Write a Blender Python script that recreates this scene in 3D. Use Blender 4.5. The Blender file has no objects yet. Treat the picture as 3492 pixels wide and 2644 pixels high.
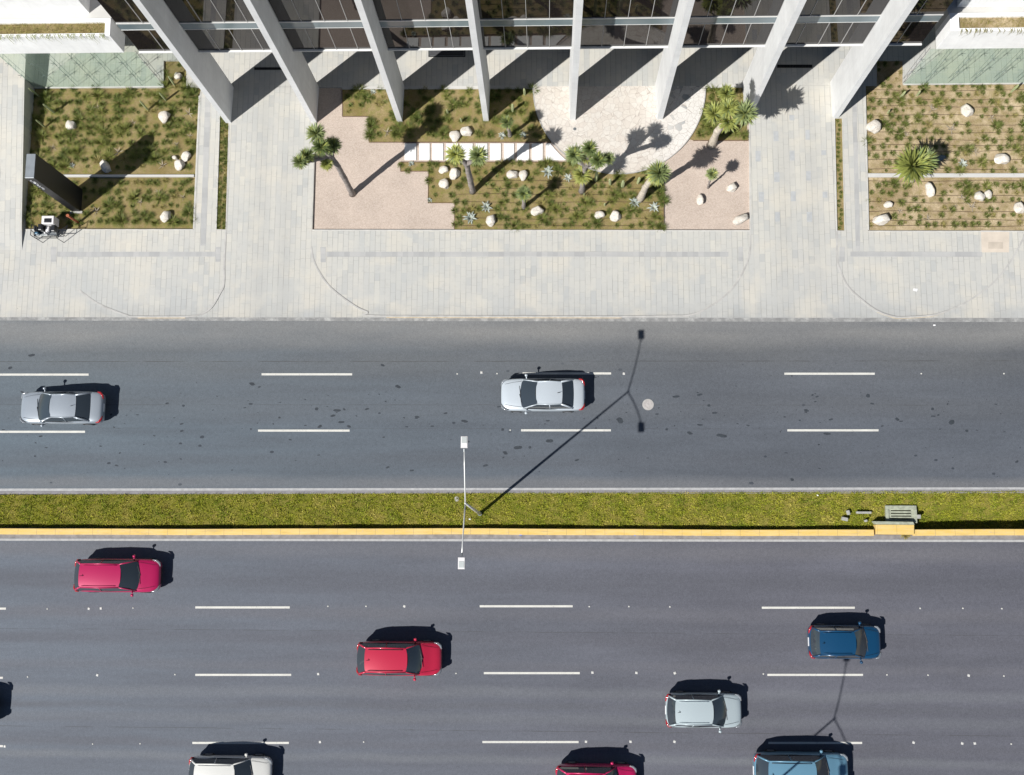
import bpy, bmesh, math, random
import numpy as np
from mathutils import Vector, Matrix
R = math.radians
random.seed(7)
sc = bpy.context.scene
col = sc.collection
PI = math.pi

# ------------------------------------------------------------------ camera (survey of the photograph)
F, CX, CY = 3700.0, 1746.0, 1322.0
_d = np.array([1866. - CX, -(1861. - CY), -F]); _d /= np.linalg.norm(_d)
_Z = -_d
_X = np.array([1, 0, -_d[0] / _d[2]]); _X /= np.linalg.norm(_X)
_Y = np.cross(_Z, _X)
M = np.array([_X, _Y, _Z])
CAMH = 58.9457
def g(x, y, h=0.0):
    """ground (or height h) position of a point measured on the photograph"""
    r = M @ np.array([x - CX, -(y - CY), -F])
    t = (CAMH - h) / (-r[2])
    return (float(r[0] * t), float(r[1] * t))
cam = bpy.data.cameras.new("camera")
cam.lens = 36 * F / 3492; cam.sensor_width = 36; cam.clip_end = 2000; cam.clip_start = 0.5
co = bpy.data.objects.new("camera", cam); col.objects.link(co)
mm = Matrix([list(map(float, r)) for r in M]).to_4x4(); mm.translation = (0, 0, CAMH)
co.matrix_world = mm
sc.camera = co

# ------------------------------------------------------------------ world, sun, exposure
SUN_EL, SUN_AZ = R(48), R(39.3)
w = bpy.data.worlds.new("World"); sc.world = w; w.use_nodes = True
nt = w.node_tree; bg = nt.nodes['Background']
sky = nt.nodes.new('ShaderNodeTexSky'); sky.sky_type = 'NISHITA'; sky.sun_disc = False
sky.sun_elevation = SUN_EL; sky.sun_rotation = R(270 - 39.3); sky.altitude = 2300; sky.air_density = 1.0; sky.dust_density = .1
nt.links.new(sky.outputs[0], bg.inputs[0]); bg.inputs[1].default_value = 0.05
sl = bpy.data.lights.new("sun", 'SUN'); sl.energy = 5.0; sl.angle = R(.5); sl.color = (1, .975, .935)
so = bpy.data.objects.new("sun", sl); col.objects.link(so)
so.rotation_euler = Vector((math.cos(SUN_AZ) * math.cos(SUN_EL), math.sin(SUN_AZ) * math.cos(SUN_EL), -math.sin(SUN_EL))).to_track_quat('-Z', 'Y').to_euler()
so.location = (-20, -20, 40)
vs = sc.view_settings; vs.view_transform = 'Standard'; vs.look = 'None'; vs.gamma = 1; vs.exposure = .27

# ------------------------------------------------------------------ material helpers
class NB:
    def __init__(s, name):
        s.m = bpy.data.materials.new(name); s.m.use_nodes = True
        s.t = s.m.node_tree; s.b = s.t.nodes['Principled BSDF']; s.out = s.t.nodes['Material Output']
    def n(s, ty, **k):
        nd = s.t.nodes.new(ty)
        for a, v in k.items(): setattr(nd, a, v)
        return nd
    def l(s, a, b): s.t.links.new(a, b)
    def put(s, inp, v):
        if hasattr(v, 'is_output') or isinstance(v, bpy.types.NodeSocket): s.l(v, inp)
        else: inp.default_value = v
    def math(s, op, a, b=0.0, c=0.0, clamp=False):
        nd = s.n('ShaderNodeMath', operation=op, use_clamp=clamp)
        s.put(nd.inputs[0], a); s.put(nd.inputs[1], b); s.put(nd.inputs[2], c)
        return nd.outputs[0]
    def pos(s): return s.n('ShaderNodeNewGeometry').outputs['Position']
    def obj(s): return s.n('ShaderNodeTexCoord').outputs['Object']
    def rand(s): return s.n('ShaderNodeObjectInfo').outputs['Random']
    def scale(s, v, x, y=None, z=None):
        nd = s.n('ShaderNodeMapping'); s.l(v, nd.inputs[0]); nd.inputs['Scale'].default_value = (x, y if y is not None else x, z if z is not None else x)
        return nd.outputs[0]
    def noise(s, v, sc_, det=4, rough=.55, dist=0):
        nd = s.n('ShaderNodeTexNoise'); s.l(v, nd.inputs['Vector']); nd.inputs['Scale'].default_value = sc_
        nd.inputs['Detail'].default_value = det; nd.inputs['Roughness'].default_value = rough; nd.inputs['Distortion'].default_value = dist
        return nd.outputs['Fac']
    def vor(s, v, sc_, feat='F1', rnd=1.0):
        nd = s.n('ShaderNodeTexVoronoi', feature=feat); s.l(v, nd.inputs['Vector']); nd.inputs['Scale'].default_value = sc_
        nd.inputs['Randomness'].default_value = rnd
        return nd
    def ramp(s, f, stops, interp='LINEAR'):
        nd = s.n('ShaderNodeValToRGB'); nd.color_ramp.interpolation = interp; s.put(nd.inputs[0], f)
        e = nd.color_ramp.elements
        while len(e) < len(stops): e.new(.5)
        for i, (p, c) in enumerate(stops):
            e[i].position = p; e[i].color = (c[0], c[1], c[2], 1) if hasattr(c, '__len__') else (c, c, c, 1)
        return nd.outputs[0]
    def mix(s, f, a, b, mode='MIX'):
        nd = s.n('ShaderNodeMix', data_type='RGBA', blend_type=mode)
        s.put(nd.inputs[0], f)
        for i, v in ((6, a), (7, b)):
            if isinstance(v, tuple): v = (v[0], v[1], v[2], 1)
            s.put(nd.inputs[i], v)
        return nd.outputs[2]
    def map(s, v, a, b, c=0., d=1.):
        nd = s.n('ShaderNodeMapRange'); s.put(nd.inputs[0], v)
        for i, q in enumerate((a, b, c, d)): nd.inputs[i + 1].default_value = q
        return nd.outputs[0]
    def bump(s, h, st=.3, dist=.01):
        nd = s.n('ShaderNodeBump'); nd.inputs['Strength'].default_value = st; nd.inputs['Distance'].default_value = dist
        s.l(h, nd.inputs['Height']); s.l(nd.outputs[0], s.b.inputs['Normal'])
    def done(s, colr=None, rough=.8, metal=0., spec=.5, ior=None, coat=0.):
        if colr is not None:
            if isinstance(colr, tuple): colr = (colr[0], colr[1], colr[2], 1)
            s.put(s.b.inputs['Base Color'], colr)
        s.put(s.b.inputs['Roughness'], rough); s.b.inputs['Metallic'].default_value = metal
        s.b.inputs['Specular IOR Level'].default_value = spec
        if ior: s.b.inputs['IOR'].default_value = ior
        s.b.inputs['Coat Weight'].default_value = coat
        return s.m
def sep(nb, v):
    nd = nb.n('ShaderNodeSeparateXYZ'); nb.l(v, nd.inputs[0]); return nd.outputs
def comb(nb, x, y, z=0.0):
    nd = nb.n('ShaderNodeCombineXYZ'); nb.put(nd.inputs[0], x); nb.put(nd.inputs[1], y); nb.put(nd.inputs[2], z); return nd.outputs[0]
def white(nb, v):
    nd = nb.n('ShaderNodeTexWhiteNoise', noise_dimensions='3D'); nb.l(v, nd.inputs[0]); return nd
def plain(name, c, var=.12, scale=3., rough=.8, metal=0., spec=.5, coat=0., bump=0., bscale=40):
    b = NB(name); o = b.obj()
    f = b.noise(o, scale, 5)
    c2 = b.mix(b.map(f, .3, .7), tuple(x * (1 - var) for x in c), tuple(min(1, x * (1 + var)) for x in c))
    if bump: b.bump(b.noise(o, bscale, 4), bump, .01)
    return b.done(c2, rough, metal, spec, coat=coat)

def mat_paving(name, tone=1.0, wear=0.0, pw=.302):
    b = NB(name); P = b.pos(); x, y, z = sep(b, P)
    u = b.math('DIVIDE', x, pw); row = b.math('FLOOR', u)
    wr = white(b, comb(b, row, 3.3, 0))
    L = b.math('MULTIPLY_ADD', wr.outputs[0], .34, .42)
    off = b.math('MULTIPLY', sep(b, wr.outputs[1])[1], 3.0)
    v = b.math('DIVIDE', b.math('ADD', y, off), L); cell = b.math('FLOOR', v)
    wc = white(b, comb(b, row, cell, 1.7))
    fx = b.math('FRACT', u); fy = b.math('FRACT', v)
    dx = b.math('MULTIPLY', b.math('MINIMUM', fx, b.math('SUBTRACT', 1., fx)), pw)
    dy = b.math('MULTIPLY', b.math('MINIMUM', fy, b.math('SUBTRACT', 1., fy)), L)
    jx = b.map(dx, .006, .016, 1, 0); jy = b.map(dy, .004, .010, .55, 0)
    jn = b.noise(P, .9, 3)
    joint = b.math('MULTIPLY', b.math('MAXIMUM', jx, jy), b.map(jn, .35, .62, .12, .85))
    tint = wc.outputs[0]
    base = b.ramp(tint, [(0, (.40, .41, .415)), (.1, (.455, .46, .455)), (.5, (.485, .482, .466)), (.88, (.505, .50, .475)), (1, (.535, .525, .49))])
    big = b.noise(P, .16, 4, .6); med = b.noise(P, 1.1, 5, .6)
    base = b.mix(b.map(big, .42, .72, 0, .6), base, (.40, .42, .43))
    base = b.mix(b.map(b.noise(b.scale(P, 1, .25, 1), .45, 4), .45, .75, 0, .4), base, (.56, .545, .50))
    base = b.mix(b.map(med, .58, .8, 0, .22), base, (.30, .31, .32))
    yr = Y(1083); yb = Y(800)
    base = b.mix(b.math('MULTIPLY', b.map(y, yb, yr, 0, .65), b.map(b.noise(b.scale(P, .5, 1, 1), .35, 4), .3, .65, .35, 1)), base, (.385, .40, .415))
    base = b.mix(b.math('MULTIPLY', b.map(y, yr + .9, yr, 0, .6), b.map(med, .35, .65, .2, 1)), base, (.30, .31, .315))
    for xc in (-15.5, 14.0):
        tr = b.math('ABSOLUTE', b.math('SUBTRACT', b.math('ABSOLUTE', b.math('SUBTRACT', x, xc)), .75))
        base = b.mix(b.math('MULTIPLY', b.map(tr, .1, .9, .55, 0), b.map(b.noise(b.scale(P, 1, .2, 1), .8, 4), .3, .7, .4, 1)), base, (.37, .375, .375))
    stn = b.noise(b.scale(P, 1, 1, 1), 2.6, 6, .75)
    base = b.mix(b.map(stn, .55, .7, 0, .4), base, (.33, .33, .325))
    base = b.mix(b.map(b.noise(P, .5, 4), .5, .66, 0, .5), base, (.56, .53, .47))
    sp = b.vor(P, 1.3); spk = b.map(sp.outputs['Distance'], .025, .04, .6, 0)
    base = b.mix(b.math('MULTIPLY', spk, b.map(b.noise(P, .5, 2), .55, .6)), base, (.13, .13, .13))
    base = b.mix(joint, base, (.22, .22, .215))
    base = b.mix(1.0, base, (tone, tone * .985, tone * .945), 'MULTIPLY')
    fine = b.noise(P, 60, 3)
    base = b.mix(.25, base, b.ramp(fine, [(.3, .32), (.7, .62)]), 'SOFT_LIGHT')
    b.bump(b.math('SUBTRACT', b.math('MULTIPLY', fine, .3), joint), .25, .008)
    return b.done(base, .85)

def mat_asphalt(name, c, lanes, cracks, spots=True, dusty=0.):
    b = NB(name); P = b.pos(); x, y, z = sep(b, P)
    base = b.mix(b.map(b.noise(b.scale(P, .25, 1, 1), .35, 5, .6), .3, .72), tuple(v * .78 for v in c), tuple(v * 1.14 for v in c))
    base = b.mix(b.map(x, -32, 10, .8, 0), base, (c[0] * 1.12, c[1] * 1.32, c[2] * 1.34))
    base = b.mix(b.map(b.noise(b.scale(P, .06, .9, 1), 1.6, 4, .6), .4, .7, 0, .4), base, tuple(v * .72 for v in c))
    # worn wheel tracks along the lanes
    for yc, wd, k, cc in lanes:
        d = b.math('ABSOLUTE', b.math('SUBTRACT', b.math('ADD', y, b.math('MULTIPLY', b.noise(b.scale(P, .15, .3, 1), 1., 2), .5)), yc + .25))
        base = b.mix(b.math('MULTIPLY', b.map(d, wd * .25, wd, 1, 0), b.map(b.noise(b.scale(P, .1, .5, 1), .8, 3), .3, .7, k * .4, k)), base, cc)
    fine = b.noise(P, 28, 5, .75); mid = b.noise(P, 7, 4, .7)
    base = b.mix(.55, base, b.ramp(fine, [(.25, .15), (.5, .5), (.75, .85)]), 'SOFT_LIGHT')
    base = b.mix(.25, base, b.ramp(mid, [(.3, .3), (.7, .7)]), 'SOFT_LIGHT')
    g1 = b.vor(P, 9).outputs['Distance']
    base = b.mix(b.map(g1, .03, .06, .5, 0), base, (.04, .04, .045))
    if spots:
        V = b.vor(b.scale(P, .8, 1.25, 1), 1.25)
        nz = b.noise(P, 9, 3)
        dd = b.math('ADD', V.outputs['Distance'], b.math('MULTIPLY', b.math('SUBTRACT', nz, .5), .12))
        r_ = b.math('MULTIPLY', b.math('POWER', sep(b, V.outputs['Color'])[0], 2.0), .13)
        m1 = b.map(b.math('SUBTRACT', dd, r_), -.005, .012, 1, 0)
        lm = b.math('MULTIPLY', b.map(b.math('ABSOLUTE', b.math('SUBTRACT', y, 6.3)), 2.6, 4.2, 1, 0), b.map(b.noise(P, .3, 3), .36, .5))
        base = b.mix(b.math('MULTIPLY', m1, lm), base, (.035, .043, .055))
    for yc, st in cracks:
        d = b.math('ABSOLUTE', b.math('SUBTRACT', b.math('ADD', y, b.math('MULTIPLY', b.noise(P, 1.3, 4), .06)), yc))
        base = b.mix(b.math('MULTIPLY', b.map(d, .008, .022, st, 0), b.map(b.noise(b.scale(P, 1, .1, 1), .6, 3), .4, .55)), base, (.05, .05, .05))
    b.bump(fine, .35, .006)
    return b.done(base, b.map(fine, .3, .7, .65, .85), spec=.4)

# world Y of some photo rows
Y = lambda py, px=1746: g(px, py)[1]
PAVE = mat_paving('grey_stone_paving')
PAVE_WALK = plain('pale_concrete', (.52, .51, .485), .07, .8, .85, bump=.15)
ASPH_N = mat_asphalt('asphalt_upper', (.092, .103, .122),
    [(Y(1190), 2.6, .6, (.125, .126, .124)), (Y(1380), 1.2, .3, (.11, .112, .115)), (Y(1572), .6, .35, (.083, .088, .10)), (Y(1120), 1.35, .85, (.225, .222, .213)), (Y(1650), .5, .75, (.16, .16, .165))],
    [(Y(1230), .8), (Y(1379), .45), (Y(1460), .3)])
ASPH_S = mat_asphalt('asphalt_lower', (.104, .106, .127),
    [(Y(1880), .6, .6, (.135, .132, .142)), (Y(1985), .8, .55, (.078, .08, .094)), (Y(2095), .5, .5, (.13, .127, .14)), (Y(2185), .5, .5, (.085, .085, .10)), (Y(2275), .35, .4, (.125, .124, .138)), (Y(2365), .4, .6, (.145, .152, .166)), (Y(2455), .4, .55, (.135, .142, .156)), (Y(2412), .25, .5, (.09, .093, .106)), (Y(2590), .3, .6, (.15, .158, .17)), (Y(2545), .3, .45, (.092, .092, .106))],
    [(Y(2154), .5), (Y(2492), .6)], spots=False)
def mat_soil(name, c1, c2, c3):
    b = NB(name); P = b.pos()
    f = b.noise(P, .7, 6, .65); f2 = b.noise(P, 3.2, 5, .7); f3 = b.noise(P, 30, 5, .7)
    c = b.mix(b.map(f, .35, .65), c1, c2)
    c = b.mix(b.map(f2, .47, .68, 0, .8), c, c3)
    c = b.mix(.7, c, b.ramp(f3, [(.28, .12), (.5, .5), (.72, .88)]), 'SOFT_LIGHT')
    V = b.vor(P, 11); c = b.mix(b.map(V.outputs['Distance'], .08, .12, .7, 0), c, b.mix(sep(b, V.outputs['Color'])[0], (.34, .26, .12), (.08, .09, .03)))
    b.bump(b.math('ADD', f2, b.math('MULTIPLY', f3, .4)), .8, .05)
    return b.done(c, .95, spec=.2)
SOIL1 = mat_soil('brown_soil', (.21, .16, .065), (.30, .235, .12), (.18, .185, .04))
SOIL3 = mat_soil('tan_soil', (.27, .20, .11), (.50, .40, .26), (.23, .19, .07))
def mat_gravel(name, c):
    b = NB(name); P = b.pos(); V = b.vor(P, 26); n = b.noise(P, .6, 5)
    cc = b.mix(b.map(n, .3, .7), tuple(v * .92 for v in c), tuple(v * 1.07 for v in c))
    cc = b.mix(.4, cc, b.ramp(sep(b, V.outputs['Color'])[0], [(0, .2), (1, .8)]), 'SOFT_LIGHT')
    cc = b.mix(b.map(b.vor(P, 2.1).outputs['Distance'], .03, .05, .6, 0), cc, (.5, .36, .24))
    b.bump(V.outputs['Distance'], .35, .02)
    return b.done(cc, .92, spec=.25)
GRAVEL = mat_gravel('pink_gravel', (.475, .395, .335))
def mat_flag(name):
    b = NB(name); P = b.pos()
    Pd = b.n('ShaderNodeVectorMath', operation='ADD'); b.l(P, Pd.inputs[0])
    nn = b.n('ShaderNodeTexNoise'); b.l(P, nn.inputs['Vector']); nn.inputs['Scale'].default_value = 2.0
    sc2 = b.n('ShaderNodeVectorMath', operation='SCALE'); b.l(nn.outputs['Color'], sc2.inputs[0]); sc2.inputs['Scale'].default_value = .25; b.l(sc2.outputs[0], Pd.inputs[1])
    x, y, z = sep(b, P)
    flat = b.n('ShaderNodeVectorMath', operation='MULTIPLY'); b.l(Pd.outputs[0], flat.inputs[0]); flat.inputs[1].default_value = (1, 1, 0)
    V = b.vor(flat.outputs[0], 3.3); E_ = b.vor(flat.outputs[0], 3.3, 'DISTANCE_TO_EDGE')
    r_, g_, b_ = sep(b, V.outputs['Color'])
    c = b.ramp(r_, [(0, (.555, .505, .45)), (.4, (.59, .545, .485)), (.75, (.615, .58, .525)), (1, (.57, .535, .485))])
    dk = b.math('MULTIPLY', b.math('GREATER_THAN', g_, .9), b.map(x, 6, 8))
    c = b.mix(dk, c, (.30, .32, .33))
    wh = b.map(x, 5.2, 7.6, 0, .7)
    c = b.mix(b.math('MULTIPLY', wh, b.math('SUBTRACT', 1., dk)), c, (.70, .69, .66))
    j = b.map(E_.outputs['Distance'], .008, .026, .8, 0)
    c = b.mix(j, c, (.36, .31, .27))
    c = b.mix(b.map(b.noise(P, 6, 5), .4, .7, 0, .25), c, (.42, .37, .33))
    b.bump(b.math('SUBTRACT', b.math('MULTIPLY', b.noise(P, 15, 4), .4), j), .5, .015)
    return b.done(c, .85)
FLAG = mat_flag('cream_flagstone')
def mat_conc(name, c, vert=True):
    b = NB(name); P = b.pos(); x, y, z = sep(b, P)
    f = b.noise(P, .8, 6, .65); st = b.noise(b.scale(P, 3, 3, .25), 1.5, 5, .6)
    cc = b.mix(b.map(f, .3, .7), tuple(v * .9 for v in c), tuple(min(.95, v * 1.07) for v in c))
    cc = b.mix(b.map(st, .45, .75, 0, .35), cc, tuple(v * .78 for v in c))
    if vert:
        fz = b.math('FRACT', b.math('DIVIDE', z, .62)); d = b.math('MINIMUM', fz, b.math('SUBTRACT', 1., fz))
        cc = b.mix(b.map(d, .008, .02, .35, 0), cc, tuple(v * .6 for v in c))
        w_ = white(b, comb(b, b.math('FLOOR', b.math('DIVIDE', z, .62)), b.math('FLOOR', b.math('DIVIDE', x, 2.)), 0))
        cc = b.mix(b.map(w_.outputs[0], 0, 1, 0, .16), cc, tuple(v * .8 for v in c))
    b.bump(b.noise(P, 25, 4), .2, .01)
    return b.done(cc, .8)
CONC = mat_conc('board_marked_concrete', (.71, .715, .71))
MARB = mat_conc('white_render', (.88, .88, .87), False)
def _wp():
    b = NB('white_road_paint'); P = b.pos(); n = b.noise(P, 14, 6, .75)
    c = b.mix(b.map(b.noise(P, 1.5, 4), .3, .7), (.54, .53, .49), (.63, .62, .57)); c = b.mix(b.map(n, .56, .66, 0, .7), c, (.25, .25, .25)); return b.done(c, .75)
PAINT = _wp()
PAINT_OLD = plain('worn_white_line', (.37, .37, .37), .15, 5, .8)
STUDM = plain('reflective_stud_white', (.58, .57, .54), .1, 6, .4)
KERBG = plain('concrete_kerb', (.40, .39, .37), .14, 2, .85)
KERBL = plain('pale_flush_kerb', (.50, .49, .46), .14, 2, .85)
KERBY = plain('yellow_kerb_paint', (.69, .45, .155), .09, 3, .7, bump=.2)
def _ky():
    b = NB('yellow_kerb_chipped'); P = b.pos(); x, y, z = sep(b, P)
    c = b.mix(b.map(b.noise(b.scale(P, 1, 6, 1), 1.2, 5, .6), .35, .65), (.66, .45, .12), (.71, .51, .20))
    fr = b.math('FRACT', b.math('DIVIDE', x, 1.03)); d = b.math('MINIMUM', fr, b.math('SUBTRACT', 1., fr))
    c = b.mix(b.map(d, .004, .012, .75, 0), c, (.22, .17, .10))
    c = b.mix(b.map(b.noise(P, 8, 6, .75), .58, .66, 0, .75), c, (.45, .38, .29))
    c = b.mix(b.map(b.noise(b.scale(P, .4, 3, 1), 2.2, 5, .7), .56, .7, 0, .5), c, (.36, .28, .18))
    return b.done(c, .8)
KERBY = _ky()
KERBO = plain('worn_yellow_paint', (.50, .42, .30), .25, 4, .8)
TACT = None
def mat_tact(name, axis):
    b = NB(name); P = b.pos(); x, y, z = sep(b, P)
    a, c = (y, x) if axis == 'x' else (x, y)
    cell = b.math('FLOOR', b.math('DIVIDE', c, .3)); t = white(b, comb(b, cell, 2, 0)).outputs[0]
    cc = b.ramp(t, [(0, (.37, .37, .365)), (.5, (.425, .425, .415)), (1, (.47, .465, .45))])
    fr = b.math('FRACT', b.math('DIVIDE', a, .07)); rid = b.map(b.math('ABSOLUTE', b.math('SUBTRACT', fr, .5)), .28, .4, 0, 1)
    cc = b.mix(b.math('MULTIPLY', rid, .5), cc, (.25, .25, .255))
    b.bump(rid, .5, -.01)
    return b.done(cc, .8)
TACTX = mat_tact('ribbed_tactile_slab', 'x'); TACTY = mat_tact('ribbed_tactile_slab_across', 'y')
GREYTILE = plain('grey_paver', (.395, .405, .41), .1, 4, .85)
BOULD = NB('pale_limestone'); _o = BOULD.obj(); _c = BOULD.mix(BOULD.map(BOULD.noise(_o, 1.6, 6, .65), .35, .7), (.70, .665, .60), (.52, .46, .385))
_c = BOULD.mix(BOULD.map(BOULD.noise(_o, 5, 6, .7), .48, .66, 0, .7), _c, (.38, .33, .27)); BOULD.bump(BOULD.noise(_o, 7, 6), .6, .05); BOULD = BOULD.done(_c, .9)
BOULD_SHADE = plain('stone_in_shade', (.10, .14, .18), .4, 5, .8, bump=.5, bscale=8)  # shadow over this stone is put into its dark blue grey colour
def mat_leaf(name, c, c2, tip=None, rough=.5):
    b = NB(name); r_ = b.rand(); P = b.pos()
    f = b.math('ADD', b.math('MULTIPLY', r_, .4), b.math('MULTIPLY', b.noise(P, 9, 3), .7))
    cc = b.mix(b.map(f, .25, .75), c, c2)
    return b.done(cc, rough, spec=.35)
YUC = mat_leaf('yucca_leaf', (.13, .18, .055), (.29, .34, .15))
YUCY = mat_leaf('yucca_leaf_yellow', (.22, .25, .06), (.40, .42, .12))
YUCD = plain('dry_yucca_leaf', (.36, .26, .12), .25, 6, .8)
BARK = plain('yucca_bark', (.25, .22, .20), .4, 5, .95, bump=.9, bscale=14)
BARKL = plain('pale_yucca_bark', (.50, .44, .36), .3, 5, .95, bump=.9, bscale=14)
TUFT = mat_leaf('tuft_blade', (.075, .11, .02), (.20, .215, .05), rough=.6)
TUFTY = mat_leaf('dry_tuft_blade', (.22, .20, .05), (.34, .29, .11), rough=.7)
AGB = mat_leaf('blue_agave_leaf', (.30, .34, .30), (.46, .49, .43), rough=.45)
AGG = mat_leaf('green_agave_leaf', (.14, .19, .05), (.26, .28, .09))
AGD = mat_leaf('dry_agave_leaf', (.30, .26, .20), (.44, .38, .30), rough=.8)
CACT = plain('cactus_skin', (.38, .42, .22), .25, 5, .6, bump=.4)
HOSE = plain('black_hose', (.075, .045, .03), .1, 3, .5)
GRASSM = NB('lawn_blade'); _P = GRASSM.pos(); _f = GRASSM.noise(_P, 1.1, 5, .65); _c = GRASSM.ramp(_f, [(.3, (.12, .19, .010)), (.42, (.26, .31, .018)), (.54, (.40, .40, .035)), (.66, (.56, .47, .12))])
_c = GRASSM.mix(GRASSM.map(GRASSM.noise(_P, 7, 4, .7), .5, .66, 0, .75), _c, (.05, .085, .006)); _c = GRASSM.mix(GRASSM.map(GRASSM.noise(_P, 16, 3), .55, .68, 0, .8), _c, (.52, .47, .16)); GRASSM = GRASSM.done(_c, .7, spec=.2)
LAWNS = mat_soil('lawn_base', (.15, .15, .018), (.22, .18, .045), (.10, .12, .014))
GREENF = mat_leaf('ground_cover', (.15, .175, .025), (.30, .29, .07), rough=.8)
STEEL = plain('galvanised_white_steel', (.72, .72, .70), .05, 2, .35, .3)
STEELG = plain('grey_steel', (.30, .32, .33), .1, 2, .4, .7)
BLACKM = plain('black_powder_coat', (.018, .019, .022), .2, 3, .35)
BLACKP = plain('black_cladding', (.013, .013, .015), .2, 1.5, .45)
RUST = plain('rusty_steel', (.34, .10, .045), .3, 5, .8)
WHITEP = plain('white_plastic', (.70, .68, .68), .04, 3, .4)
LETTER = plain('brushed_metal_letter', (.55, .57, .60), .1, 3, .3, .8)
DARKG = plain('dark_slot', (.01, .01, .01), .1, 3, .9)
CONCG = plain('mossy_concrete', (.33, .35, .27), .25, 5, .9, bump=.4)
IRON = plain('cast_iron_dusty', (.40, .375, .36), .2, 9, .7, bump=.4)
def mat_winglass(name, c=(.016, .013, .013)):
    b = NB(name)
    return b.done(c, .015, spec=.5, ior=1.5)
WGLASS = mat_winglass('dark_reflective_glass')
LOBBY = mat_winglass('lobby_glass', (.01, .02, .028))
SPAN = plain('blue_grey_spandrel_glass', (.16, .205, .225), .1, .6, .12, spec=.8)
def mat_greenglass():
    b = NB('green_glass'); t = b.n('ShaderNodeBsdfTransparent'); t.inputs[0].default_value = (.87, .94, .885, 1)
    gl = b.n('ShaderNodeBsdfGlossy'); gl.inputs['Roughness'].default_value = .02; gl.inputs[0].default_value = (.8, 1, .9, 1)
    df = b.n('ShaderNodeBsdfDiffuse'); df.inputs[0].default_value = (.50, .66, .54, 1)
    m1 = b.n('ShaderNodeMixShader'); m1.inputs[0].default_value = .16; b.l(t.outputs[0], m1.inputs[1]); b.l(df.outputs[0], m1.inputs[2])
    m2 = b.n('ShaderNodeMixShader'); m2.inputs[0].default_value = .05; b.l(m1.outputs[0], m2.inputs[1]); b.l(gl.outputs[0], m2.inputs[2])
    b.l(m2.outputs[0], b.out.inputs[0]); return b.m
GGLASS = mat_greenglass()

# ------------------------------------------------------------------ object helpers
def tag(o, label=None, cat=None, group=None, kind=None):
    if label: o['label'] = label
    if cat: o['category'] = cat
    if group: o['group'] = group
    if kind: o['kind'] = kind
    return o
def link(name, me, m=None, parent=None, smooth=False):
    o = bpy.data.objects.new(name, me); col.objects.link(o)
    if m and not me.materials: me.materials.append(m)
    if smooth: me.polygons.foreach_set('use_smooth', [True] * len(me.polygons))
    if parent: o.parent = parent
    return o
def empty(name, loc=(0, 0, 0), rz=0.):
    o = bpy.data.objects.new(name, None); col.objects.link(o); o.location = loc; o.rotation_euler = (0, 0, rz); o.empty_display_size = .3
    return o
def mesh(name, v, f):
    me = bpy.data.meshes.new(name); me.from_pydata([tuple(map(float, q)) for q in v], [], f); me.update(); return me
def copy_tree(o, parent=None):
    c = o.copy(); col.objects.link(c); c.parent = parent
    for ch in o.children: copy_tree(ch, c)
    return c
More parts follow.
